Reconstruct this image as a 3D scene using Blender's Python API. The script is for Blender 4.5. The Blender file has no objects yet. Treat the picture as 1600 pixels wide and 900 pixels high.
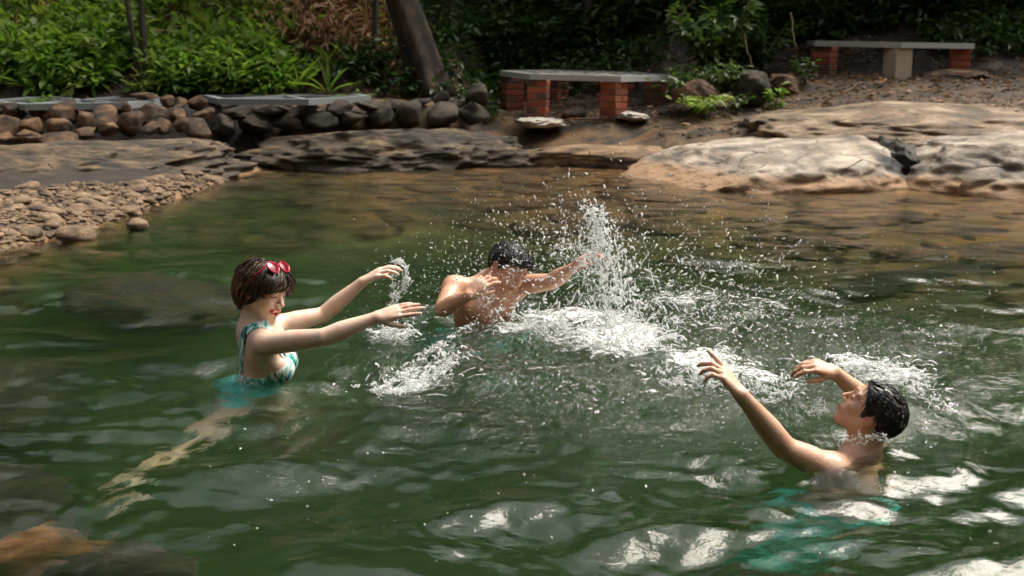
import bpy, bmesh, math, random
import numpy as np
from mathutils import Vector, Matrix

random.seed(7)
RNG = np.random.default_rng(11)
R = math.radians
SC = bpy.context.scene
COL = SC.collection

# ------------------------------------------------------------------ camera
CAM_H, PITCH, LENS = 1.30, 11.3, 45.0
F = 1600.0 * LENS / 36.0
cam_data = bpy.data.cameras.new('camera')
cam_data.lens = LENS
cam_data.sensor_width = 36.0
cam_data.clip_start = 0.05
cam_data.clip_end = 2000.0
cam_data.dof.use_dof = True
cam_data.dof.focus_distance = 4.6
cam_data.dof.aperture_fstop = 5.0
cam = bpy.data.objects.new('camera', cam_data)
cam.location = (0, 0, CAM_H)
cam.rotation_euler = (R(90 - PITCH), 0, 0)
COL.objects.link(cam)
SC.camera = cam

# ------------------------------------------------------------------ light
SUN_DIR = Vector((0.46, 0.32, 0.88)).normalized()      # towards the sun
world = bpy.data.worlds.new('World')
SC.world = world
world.use_nodes = True
wn, wl = world.node_tree.nodes, world.node_tree.links
bg = wn['Background']
sky = wn.new('ShaderNodeTexSky')
sky.sky_type = 'NISHITA'
sky.sun_disc = False
sky.sun_elevation = math.asin(SUN_DIR.z)
sky.sun_rotation = math.atan2(SUN_DIR.x, SUN_DIR.y)
sky.air_density = 1.0
sky.dust_density = 8.0
sky.ozone_density = 1.0
hs = wn.new('ShaderNodeHueSaturation')                  # hazy, nearly white tropical sky
hs.inputs['Saturation'].default_value = 0.28
wl.new(sky.outputs[0], hs.inputs['Color'])
wl.new(hs.outputs[0], bg.inputs['Color'])
bg.inputs['Strength'].default_value = 0.075
sun_data = bpy.data.lights.new('sun', 'SUN')
sun_data.energy = 1.5
sun_data.angle = R(34.0)                          # hazy sun behind thin cloud
sun_data.color = (1.0, 0.90, 0.74)
sun = bpy.data.objects.new('sun', sun_data)
sun.rotation_euler = SUN_DIR.to_track_quat('Z', 'Y').to_euler()
COL.objects.link(sun)
SC.view_settings.view_transform = 'Standard'
SC.view_settings.look = 'None'
SC.view_settings.exposure = 1.55
SC.view_settings.gamma = 1.0
SC.view_settings.use_curve_mapping = False
SC.render.engine = 'CYCLES'
cy = SC.cycles
cy.max_bounces = 10
cy.diffuse_bounces = 3
cy.glossy_bounces = 4
cy.transmission_bounces = 8
cy.volume_bounces = 1
cy.transparent_max_bounces = 12
cy.caustics_reflective = False
cy.caustics_refractive = True
cy.blur_glossy = 0.1
cy.sample_clamp_indirect = 4.0
cy.use_denoising = True
cy.denoiser = 'OPENIMAGEDENOISE'
cy.use_adaptive_sampling = True
cy.adaptive_threshold = 0.015

# ------------------------------------------------------------------ measuring helpers
CP, SP = math.cos(R(PITCH)), math.sin(R(PITCH))


def ray(px, py):
    u, v = (px - 800) / F, -(py - 450) / F
    return np.array([u, CP + v * SP, -SP + v * CP])


def atY(px, py, Y):
    d = ray(px, py)
    return np.array([0, 0, CAM_H]) + d * (Y / d[1])


def atZ(px, py, Z):
    d = ray(px, py)
    return np.array([0, 0, CAM_H]) + d * ((Z - CAM_H) / d[2])


# ------------------------------------------------------------------ noise
_perm = np.random.default_rng(3).permutation(256)
_perm = np.concatenate([_perm, _perm, _perm])
_grad = np.random.default_rng(4).normal(size=(256, 3))
_grad = (_grad / np.linalg.norm(_grad, axis=1)[:, None]).astype(np.float32)


def perlin(p):
    p = np.asarray(p, dtype=np.float32)
    i = np.floor(p).astype(np.int64)
    f = p - i.astype(np.float32)
    i &= 255
    w = f * f * f * (f * (f * 6 - 15) + 10)
    out = np.zeros(len(p), np.float32)
    for dx in (0, 1):
        for dy in (0, 1):
            for dz in (0, 1):
                h = _perm[_perm[_perm[i[:, 0] + dx] + i[:, 1] + dy] + i[:, 2] + dz]
                g = _grad[h]
                v = g[:, 0] * (f[:, 0] - dx) + g[:, 1] * (f[:, 1] - dy) + g[:, 2] * (f[:, 2] - dz)
                wx = w[:, 0] if dx else 1 - w[:, 0]
                wy = w[:, 1] if dy else 1 - w[:, 1]
                wz = w[:, 2] if dz else 1 - w[:, 2]
                out += v * wx * wy * wz
    return out


def fbm(p, octaves=4, gain=0.5, lac=2.03):
    p = np.asarray(p, dtype=np.float64)
    a, s, t = 1.0, np.zeros(len(p)), p
    for k in range(octaves):
        s += a * perlin(t + 17.3 * k)
        a *= gain
        t = t * lac
    return s


def fbm2(x, y, octaves=4, z=0.0, gain=0.5):
    sh = np.shape(x)
    p = np.stack([np.ravel(x), np.ravel(y), np.full(np.size(x), z)], 1)
    return fbm(p, octaves, gain).reshape(sh)


def sstep(a, b, x):
    t = np.clip((x - a) / (b - a), 0, 1)
    return t * t * (3 - 2 * t)


# ------------------------------------------------------------------ objects
def mesh_from(name, verts, faces, smooth=True, material=None):
    """faces: (n,k) int array, or list of such arrays"""
    me = bpy.data.meshes.new(name)
    verts = np.asarray(verts, dtype=np.float32)
    fl = faces if isinstance(faces, list) else [faces]
    fl = [np.asarray(f, dtype=np.int32) for f in fl if len(f)]
    me.vertices.add(len(verts))
    me.vertices.foreach_set('co', verts.ravel())
    nl = sum(f.size for f in fl)
    npoly = sum(len(f) for f in fl)
    me.loops.add(nl)
    me.polygons.add(npoly)
    me.loops.foreach_set('vertex_index', np.concatenate([f.ravel() for f in fl]))
    tot = np.concatenate([np.full(len(f), f.shape[1], dtype=np.int32) for f in fl])
    me.polygons.foreach_set('loop_start', np.concatenate([[0], np.cumsum(tot)[:-1]]).astype(np.int32))
    me.polygons.foreach_set('loop_total', tot)
    me.polygons.foreach_set('use_smooth', np.full(npoly, smooth))
    me.update(calc_edges=True)
    me.validate()
    if material:
        me.materials.append(material)
    return me


def put(name, me, parent=None, loc=None, rot=None, scale=None):
    o = bpy.data.objects.new(name, me)
    COL.objects.link(o)
    if parent is not None:
        o.parent = parent
    if loc is not None:
        o.location = loc
    if rot is not None:
        o.rotation_euler = rot
    if scale is not None:
        o.scale = scale
    return o


def tag(o, label=None, cat=None, group=None, kind=None):
    if label:
        o['label'] = label
    if cat:
        o['category'] = cat
    if group:
        o['group'] = group
    if kind:
        o['kind'] = kind
    return o


def empty(name, loc, rz=0.0):
    o = bpy.data.objects.new(name, None)
    o.empty_display_size = 0.1
    COL.objects.link(o)
    o.location = loc
    o.rotation_euler = (0, 0, rz)
    return o


def color_attr(me, name, rgb):
    a = me.attributes.new(name, 'FLOAT_COLOR', 'POINT')
    rgb = np.asarray(rgb, dtype=np.float32)
    if rgb.ndim == 1:
        rgb = np.repeat(rgb[:, None], 3, 1)
    c = np.concatenate([rgb, np.ones((len(rgb), 1), np.float32)], 1)
    a.data.foreach_set('color', c.ravel())


class Geo:
    """collects polygons for one mesh"""
    def __init__(self):
        self.v, self.f, self.n = [], {}, 0

    def add(self, verts, faces):
        verts = np.asarray(verts, dtype=np.float64)
        for f in faces if isinstance(faces, list) else [faces]:
            f = np.asarray(f)
            if len(f):
                self.f.setdefault(f.shape[1], []).append(f + self.n)
        self.v.append(verts)
        self.n += len(verts)

    def mesh(self, name, material=None, smooth=True):
        return mesh_from(name, np.concatenate(self.v), [np.concatenate(x) for x in self.f.values()], smooth, material)


def tube(pts, radii, sides=8, cap=True):
    pts = np.asarray(pts, float)
    n = len(pts)
    t = np.gradient(pts, axis=0)
    t /= np.linalg.norm(t, axis=1)[:, None] + 1e-9
    ref = np.array([0.0, 0.0, 1.0]) if abs(t[0][2]) < 0.9 else np.array([1.0, 0.0, 0.0])
    u = np.cross(t[0], ref)
    u /= np.linalg.norm(u)
    V = []
    ang = np.linspace(0, 2 * np.pi, sides, endpoint=False)
    for i in range(n):
        u = u - t[i] * np.dot(u, t[i])
        u /= np.linalg.norm(u) + 1e-9
        w = np.cross(t[i], u)
        V.append(pts[i] + radii[i] * (np.cos(ang)[:, None] * u + np.sin(ang)[:, None] * w))
    V = np.concatenate(V)
    i, j = np.meshgrid(np.arange(n - 1), np.arange(sides), indexing='ij')
    a = i * sides + j
    b = i * sides + (j + 1) % sides
    Q = np.stack([a, b, b + sides, a + sides], -1).reshape(-1, 4)
    fs = [Q]
    if cap:
        V = np.concatenate([V, pts[[0]], pts[[-1]]])
        k = np.arange(sides)
        fs.append(np.concatenate([np.stack([(k + 1) % sides, k, np.full(sides, n * sides)], 1),
                                  np.stack([(n - 1) * sides + k, (n - 1) * sides + (k + 1) % sides, np.full(sides, n * sides + 1)], 1)]))
    return V, fs


def box(c, s, rz=0.0):
    x, y, z = np.asarray(s, float) / 2
    V = np.array([[-x, -y, -z], [x, -y, -z], [x, y, -z], [-x, y, -z], [-x, -y, z], [x, -y, z], [x, y, z], [-x, y, z]])
    ca, sa = math.cos(rz), math.sin(rz)
    V = V @ np.array([[ca, sa, 0], [-sa, ca, 0], [0, 0, 1]]) + np.asarray(c, float)
    Fq = np.array([[0, 3, 2, 1], [4, 5, 6, 7], [0, 1, 5, 4], [1, 2, 6, 5], [2, 3, 7, 6], [3, 0, 4, 7]])
    return V, Fq


_ICO = {}


def ico(sub):
    if sub not in _ICO:
        bm = bmesh.new()
        bmesh.ops.create_icosphere(bm, subdivisions=sub, radius=1.0)
        bm.verts.ensure_lookup_table()
        v = np.array([x.co[:] for x in bm.verts])
        f = np.array([[x.index for x in fc.verts] for fc in bm.faces])
        bm.free()
        _ICO[sub] = (v, f)
    return _ICO[sub]


# ------------------------------------------------------------------ materials
def material(name):
    m = bpy.data.materials.new(name)
    m.use_nodes = True
    nt = m.node_tree
    return m, nt.nodes, nt.links, nt.nodes['Principled BSDF']


def ramp(N, stops, interp='LINEAR'):
    r = N.new('ShaderNodeValToRGB')
    r.color_ramp.interpolation = interp
    while len(r.color_ramp.elements) < len(stops):
        r.color_ramp.elements.new(0.5)
    for e, (p, c) in zip(r.color_ramp.elements, stops):
        e.position = p
        e.color = (*c, 1) if len(c) == 3 else c
    return r


def noise(N, L, scale, detail=6, rough=0.6, coord=None, dist=0.0):
    n = N.new('ShaderNodeTexNoise')
    n.inputs['Scale'].default_value = scale
    n.inputs['Detail'].default_value = detail
    n.inputs['Roughness'].default_value = rough
    n.inputs['Distortion'].default_value = dist
    if coord is not None:
        L.new(coord, n.inputs['Vector'])
    return n


def mixc(N, L, fac, a, b, mode='MIX'):
    m = N.new('ShaderNodeMix')
    m.data_type = 'RGBA'
    m.blend_type = mode
    for s, v in ((m.inputs[0], fac), (m.inputs[6], a), (m.inputs[7], b)):
        if isinstance(v, (int, float)):
            s.default_value = v
        elif isinstance(v, tuple):
            s.default_value = (*v, 1)
        else:
            L.new(v, s)
    return m.outputs[2]


def bump(N, L, h, strength, dist, normal=None):
    b = N.new('ShaderNodeBump')
    b.inputs['Strength'].default_value = strength
    b.inputs['Distance'].default_value = dist
    L.new(h, b.inputs['Height'])
    if normal is not None:
        L.new(normal, b.inputs['Normal'])
    return b.outputs[0]


def geo_coord(N, L, mapping=None, obj=False):
    if obj:
        c = N.new('ShaderNodeTexCoord').outputs['Object']
    else:
        c = N.new('ShaderNodeNewGeometry').outputs['Position']
    if mapping:
        m = N.new('ShaderNodeMapping')
        m.inputs['Scale'].default_value = mapping[0]
        m.inputs['Rotation'].default_value = mapping[1]
        L.new(c, m.inputs['Vector'])
        return m.outputs[0]
    return c


# ------------------------------------------------------------------ signed-distance modelling for organic bodies
class Field:
    """a list of smooth-blended primitives; every entry: (fn, centre, bound radius, k, op)"""
    def __init__(self):
        self.e = []

    def _add(self, fn, lo, hi, k, op):
        self.e.append((fn, np.asarray(lo, float) - k - 0.004, np.asarray(hi, float) + k + 0.004, k, op))

    def cone(self, a, b, ra, rb, k=0.02, op='u'):
        a, b = np.asarray(a, float), np.asarray(b, float)
        ba = b - a
        l2 = max(ba @ ba, 1e-9)

        def fn(P):
            pa = P - a
            t = np.clip(pa @ ba / l2, 0, 1)
            return np.linalg.norm(pa - t[:, None] * ba, axis=1) - (ra + (rb - ra) * t)
        m = max(ra, rb)
        self._add(fn, np.minimum(a, b) - m, np.maximum(a, b) + m, k, op)
        return self

    def ell(self, c, r, rot=None, k=0.02, op='u'):
        c, r = np.asarray(c, float), np.asarray(r, float)
        M = np.eye(3) if rot is None else np.asarray(rot, float)      # columns are the local axes

        def fn(P):
            q = (P - c) @ M
            k0 = np.linalg.norm(q / r, axis=1)
            k1 = np.linalg.norm(q / (r * r), axis=1) + 1e-9
            return k0 * (k0 - 1.0) / k1
        ext = np.sqrt(((M * r) ** 2).sum(1))
        self._add(fn, c - ext, c + ext, k, op)
        return self

    def chain(self, pts, rad, k=0.02, inner=0.006):
        pts = [np.asarray(p, float) for p in pts]

        def fn(P):
            d = None
            for a, b, ra, rb in zip(pts[:-1], pts[1:], rad[:-1], rad[1:]):
                ba = b - a
                pa = P - a
                t = np.clip(pa @ ba / max(ba @ ba, 1e-9), 0, 1)
                v = np.linalg.norm(pa - t[:, None] * ba, axis=1) - (ra + (rb - ra) * (t * t * (3 - 2 * t)))
                if d is None:
                    d = v
                else:
                    h = np.maximum(inner - np.abs(d - v), 0) / inner
                    d = np.minimum(d, v) - h * h * inner * 0.12
            return d
        A, m = np.array(pts), max(rad)
        self._add(fn, A.min(0) - m, A.max(0) + m, k, 'u')
        return self

    def eval(self, P, entries=None):
        d = np.full(len(P), 0.08)
        for fn, lo, hi, k, op in (self.e if entries is None else entries):
            v = fn(P)
            if op == 'u':
                if k > 1e-6:
                    h = np.maximum(k - np.abs(d - v), 0) / k
                    d = np.minimum(d, v) - h * h * k * 0.25
                else:
                    d = np.minimum(d, v)
            else:
                h = np.maximum(k - np.abs(d + v), 0) / max(k, 1e-6)
                d = np.maximum(d, -v) + h * h * k * 0.25
        return d


def mesh_field(field, h, post=None, extra=0.0, clip=None, B=24):
    """sparse surface nets.  post(P, d) -> d turns the body's distance into another solid (a garment, hair)"""
    los = np.array([e[1] for e in field.e if e[4] == 'u'])
    his = np.array([e[2] for e in field.e if e[4] == 'u'])
    lo, hi = los.min(0) - extra, his.max(0) + extra
    if clip is not None:
        lo, hi = np.maximum(lo, clip[0]), np.minimum(hi, clip[1])
    o = np.floor(lo / h).astype(int)
    nb = np.ceil((hi / h - o) / B).astype(int) + 1
    base = np.stack(np.meshgrid(*[np.arange(B + 1)] * 3, indexing='ij'), -1).reshape(-1, 3)
    blocks = {}
    for i in range(len(los)):
        a = np.maximum(np.floor(((los[i] - extra) / h - o) / B).astype(int), 0)
        b = np.minimum(np.floor(((his[i] + extra) / h - o) / B).astype(int), nb - 1)
        for x in range(a[0], b[0] + 1):
            for y in range(a[1], b[1] + 1):
                for z in range(a[2], b[2] + 1):
                    blocks[(x, y, z)] = 1
    keys, poss, quads = [], [], []
    N = 1 << 14
    n1 = B + 1
    alllo = np.array([e[1] for e in field.e])
    allhi = np.array([e[2] for e in field.e])
    for bk in blocks:
        org = o + np.array(bk) * B
        wlo, whi = org * h, (org + B) * h
        hit = np.where(((alllo - extra) <= whi).all(1) & ((allhi + extra) >= wlo).all(1))[0]
        if not len(hit):
            continue
        P = (base + org) * h
        d = field.eval(P, [field.e[i] for i in hit])
        if post is not None:
            d = post(P, d)
        if d.min() > 0 or d.max() < 0:
            continue
        D = d.reshape(n1, n1, n1)
        S = D < 0
        # cells
        c = np.zeros((B, B, B), dtype=np.int8)
        for dx in (0, 1):
            for dy in (0, 1):
                for dz in (0, 1):
                    c += S[dx:dx + B, dy:dy + B, dz:dz + B]
        ci = np.argwhere((c > 0) & (c < 8))
        if not len(ci):
            continue
        acc = np.zeros((len(ci), 3))
        cnt = np.zeros(len(ci))
        cor = [(x, y, z) for x in (0, 1) for y in (0, 1) for z in (0, 1)]
        val = {q: D[ci[:, 0] + q[0], ci[:, 1] + q[1], ci[:, 2] + q[2]] for q in cor}
        for q in cor:
            for ax in range(3):
                if q[ax] == 0:
                    r = list(q)
                    r[ax] = 1
                    va, vb = val[q], val[tuple(r)]
                    m = (va < 0) != (vb < 0)
                    t = np.where(m, va / np.where(m, va - vb, 1), 0)
                    pos = np.array(q, float)[None].repeat(len(ci), 0)
                    pos[:, ax] = t
                    acc += np.where(m[:, None], pos, 0)
                    cnt += m
        g = ci + org - o + 1
        keys.append((g[:, 0] * N + g[:, 1]) * N + g[:, 2])
        poss.append((ci + org + acc / cnt[:, None]) * h)
        for ax in range(3):
            u, v = (ax + 1) % 3, (ax + 2) % 3
            sl0 = [slice(0, n1)] * 3
            sl1 = [slice(0, n1)] * 3
            sl0[ax] = slice(0, B)
            sl1[ax] = slice(1, n1)
            A0, A1 = S[tuple(sl0)], S[tuple(sl1)]
            # own only edges whose u,v index is < B so that neighbours do not duplicate
            own = [slice(0, B)] * 3
            A0, A1 = A0[tuple(own)], A1[tuple(own)]
            e = np.argwhere(A0 != A1)
            if not len(e):
                continue
            flip = A0[e[:, 0], e[:, 1], e[:, 2]]
            gg = e + org - o + 1
            def kk(du, dv):
                w = gg.copy()
                w[:, u] -= du
                w[:, v] -= dv
                return (w[:, 0] * N + w[:, 1]) * N + w[:, 2]
            q = np.stack([kk(1, 1), kk(0, 1), kk(0, 0), kk(1, 0)], 1)
            q[~flip] = q[~flip][:, ::-1]
            quads.append(q)
    K = np.concatenate(keys)
    V = np.concatenate(poss)
    Q = np.concatenate(quads)
    uk, first = np.unique(K, return_index=True)
    V = V[first]
    idx = np.clip(np.searchsorted(uk, Q), 0, len(uk) - 1)
    ok = (uk[idx] == Q).all(1)
    return V, idx[ok]


def relax(V, Q, n=2, lam=0.5):
    a = np.concatenate([Q[:, 0], Q[:, 1], Q[:, 2], Q[:, 3]])
    b = np.concatenate([Q[:, 1], Q[:, 2], Q[:, 3], Q[:, 0]])
    for _ in range(n):
        s = np.zeros_like(V)
        for k in range(3):
            s[:, k] = np.bincount(a, V[b, k], len(V)) + np.bincount(b, V[a, k], len(V))
        c = np.bincount(a, minlength=len(V)) + np.bincount(b, minlength=len(V))
        V = V + lam * (s / np.maximum(c, 1)[:, None] - V)
    return V


def frame(fwd, up):
    x = np.asarray(fwd, float)
    x = x / np.linalg.norm(x)
    z = np.asarray(up, float)
    z = z - x * (z @ x)
    z /= np.linalg.norm(z)
    y = np.cross(z, x)
    return np.stack([x, y, z], 1)            # columns: forward, left, up


def keep_big(V, Q, frac=0.05):
    """drop loose crumbs of a mesh"""
    lab = np.arange(len(V))
    while True:
        m = lab[Q].min(1)
        new = lab.copy()
        for k in range(4):
            np.minimum.at(new, Q[:, k], m)
        new = new[new]
        if (new == lab).all():
            break
        lab = new
    u, c = np.unique(lab, return_counts=True)
    good = np.isin(lab, u[c >= frac * len(V)])
    q = Q[good[Q[:, 0]]]
    idx = np.cumsum(good) - 1
    return V[good], idx[q]


def trace_locks(dfun, seeds, dirf, n, step, lift, stop=None, free=None):
    P = np.array(seeds, float)
    out = [P.copy()]
    live = np.ones(len(P))

    def grad(Q):
        e = 0.002
        g = np.stack([dfun(Q + np.eye(3)[k] * e) - dfun(Q - np.eye(3)[k] * e) for k in range(3)], 1)
        return g / (np.linalg.norm(g, axis=1)[:, None] + 1e-9)
    P = P + grad(P) * (lift - dfun(P))[:, None]
    out = [P.copy()]
    for k in range(n):
        g = grad(P)
        d = dirf(P, k)
        d = d - g * (d * g).sum(1)[:, None]
        d /= np.linalg.norm(d, axis=1)[:, None] + 1e-9
        nP = P + d * step[:, None]
        pr = (lift - dfun(nP))
        if free is not None:
            pr = np.where(free(nP), 0, pr)
        nP = nP + grad(nP) * pr[:, None]
        if stop is not None:
            live = live * (~stop(nP))
        P = np.where(live[:, None] > 0, nP, P + (nP - P) * 0.04)
        out.append(P.copy())
    return np.stack(out, 1)
# ================================================================== SETTING
# ------------------------------------------------------------------ terrain
SX = np.array([-14, -6.0, -3.6, -3.05, -2.75, -2.62, -2.45, -2.2, -0.5, 0.4, 1.26, 1.6, 2.4, 4.0, 7.0, 14])
SY = np.array([5.0, 5.8, 6.9, 7.6, 9.2, 10.6, 12.2, 13.0, 13.2, 12.9, 12.4, 11.9, 11.4, 10.6, 9.6, 8.0])


def shore(x):
    return np.interp(x, SX, SY)


def height(x, y):
    x, y = np.asarray(x, float), np.asarray(y, float)
    ys = shore(x) + 0.18 * fbm2(x * 0.9, y * 0.0 + 3.0, 3)
    d = y - ys
    # bed
    t = np.maximum(-d, 0)
    shelf = np.interp(t, [0, 0.6, 1.6, 3.4, 4.8, 6.4, 40], [0.0, 0.07, 0.14, 0.23, 0.46, 1.05, 1.25])
    left = sstep(-1.0, -2.4, x)
    shelfL = np.interp(t, [0, 0.5, 1.4, 2.6, 4.5, 40], [0.0, 0.10, 0.42, 0.75, 0.95, 1.1])
    bed = -(shelf * (1 - left) + shelfL * left)
    bed += 0.07 * fbm2(x * 1.3, y * 1.3, 4, 5.0) * sstep(0.0, 0.6, t)
    bed += 0.5 * sstep(1.6, -1.2, y) * sstep(0.4, 1.5, -bed) * 1.0          # bottom comes up towards the near bank
    bed = np.where(y < -2.0, bed + (-2.0 - y) * 0.5, bed)
    # land
    u = np.maximum(d, 0)
    mid = np.interp(u, [0, 0.35, 1.0, 1.8, 2.6, 4.0, 8, 30], [0, 0.10, 0.34, 0.46, 0.56, 1.05, 4.0, 22])
    bar = np.interp(u, [0, 0.3, 1.5, 4.0, 60], [0, 0.035, 0.07, 0.12, 0.3])
    wall_y = 12.75 + 0.22 * np.clip(x + 3, 0, 3)
    terrace = np.interp(y - wall_y, [0, 0.22, 0.9, 4.0, 8, 30], [0.0, 0.46, 0.48, 2.3, 5.5, 22])
    lft = np.maximum(bar, terrace + 0.10 * (terrace > 0))
    wl_ = sstep(-0.25, -0.75, x)
    right = np.interp(u, [0, 0.5, 1.6, 2.6, 3.6, 5.0, 6.5, 10, 30], [0, 0.16, 0.42, 0.56, 0.74, 0.80, 1.3, 4.0, 20])
    wr_ = sstep(1.4, 3.0, x)
    land = lft * wl_ + (1 - wl_) * (mid * (1 - wr_) + right * wr_)
    land += 0.05 * fbm2(x * 1.6, y * 1.6, 4, 9.0) * sstep(0.05, 0.5, u) + 0.018 * fbm2(x * 7, y * 7, 3, 2.0) * sstep(0.0, 0.3, u)
    z = np.where(d > 0, land, bed)
    # banks beyond the frame on either side and behind the camera
    side = np.maximum(np.abs(x) - 9.0, 0)
    z = z + 0.45 * side * (y < 13) + 0.0
    z = np.where(y < -5, z + (-5 - y) * 0.25, z)
    return z


def hz(x, y):
    return float(height(np.array([x]), np.array([y]))[0])


def axis(parts):
    out = []
    for a, b, st in parts:
        out.append(np.arange(a, b, st))
    out.append(np.array([parts[-1][1]]))
    return np.concatenate(out)


gx = axis([(-60, -12, 3.0), (-12, -7, 0.25), (-7, 7, 0.05), (7, 12, 0.25), (12, 60, 3.0)])
gy = axis([(-40, -6, 2.0), (-6, 2, 0.2), (2, 16.5, 0.05), (16.5, 22, 0.15), (22, 80, 2.0)])
GX, GY = np.meshgrid(gx, gy, indexing='ij')
GZ = height(GX, GY)
nx, ny = len(gx), len(gy)
ii, jj = np.meshgrid(np.arange(nx - 1), np.arange(ny - 1), indexing='ij')
qa = (ii * ny + jj).ravel()
TQ = np.stack([qa, qa + ny, qa + ny + 1, qa + 1], 1)
TV = np.stack([GX.ravel(), GY.ravel(), GZ.ravel()], 1)


def lerp(a, b, t):
    return np.asarray(a) * (1 - t)[:, None] + np.asarray(b) * t[:, None]


def terrain_colour(P):
    x, y, z = P.T
    n1 = fbm2(x * 0.8, y * 0.8, 4, 1.0)
    n2 = fbm2(x * 2.6, y * 4.2, 4, 6.0)
    d = y - shore(x)
    sand = lerp((0.34, 0.18, 0.065), (0.15, 0.085, 0.036), sstep(-0.3, 0.4, n2))
    silt = lerp((0.11, 0.125, 0.045), (0.065, 0.075, 0.030), sstep(-0.4, 0.4, n1))
    c = lerp(sand, silt, sstep(-0.16, -0.62, z + 0.10 * n1))
    algae = sstep(0.05, 0.35, fbm2(x * 0.9, y * 1.6, 4, 12.0)) * sstep(-0.03, -0.15, z)
    c = lerp(c, c * 0 + np.array([0.045, 0.050, 0.025]), algae * 0.75)
    rock = lerp((0.23, 0.135, 0.060), (0.050, 0.036, 0.022), sstep(-0.22, 0.25, n2))
    moss = lerp((0.028, 0.028, 0.015), (0.045, 0.034, 0.02), sstep(-0.3, 0.3, n1))
    rock = lerp(rock, moss, 0.7 * sstep(0.05, 0.4, fbm2(x * 1.5, y * 2.0, 4, 20.0)))
    grey = lerp((0.20, 0.125, 0.066), (0.050, 0.036, 0.023), sstep(-0.25, 0.30, n2))
    rock = lerp(rock, grey, sstep(1.2, 2.4, x))
    soil = lerp((0.020, 0.015, 0.011), (0.042, 0.027, 0.017), sstep(-0.3, 0.3, n2))
    land = lerp(rock, soil, sstep(0.9, 2.2, d + 0.6 * n1) * np.where(x < 1.8, 1, 0.35))
    land = lerp(land, soil, sstep(3.2, 4.4, d)) * 0.72
    c = lerp(c, land, sstep(-0.03, 0.06, z))
    return c


mt, N, L, B = material('pool_bed_and_bank')
at = N.new('ShaderNodeAttribute')
at.attribute_name = 'col'
co = geo_coord(N, L)
nf = noise(N, L, 26.0, 8, 0.65, co)
nm = noise(N, L, 5.0, 6, 0.6, co)
cc = mixc(N, L, 0.75, at.outputs["Color"], nf.outputs["Color"], "SOFT_LIGHT")
rr_ = ramp(N, [(0.3, (0.62, 0.60, 0.58)), (0.7, (1.25, 1.22, 1.2))])
L.new(nm.outputs[0], rr_.inputs[0])
cc = mixc(N, L, 0.8, cc, rr_.outputs[0], 'MULTIPLY')
L.new(cc, B.inputs['Base Color'])
B.inputs['Roughness'].default_value = 0.75
b1 = bump(N, L, nm.outputs[0], 0.6, 0.06)
L.new(bump(N, L, nf.outputs[0], 0.7, 0.025, b1), B.inputs['Normal'])
me = mesh_from('terrain', TV, TQ, True, mt)
color_attr(me, 'col', terrain_colour(TV))
ground = put('ground', me)
tag(ground, kind='structure')


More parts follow.
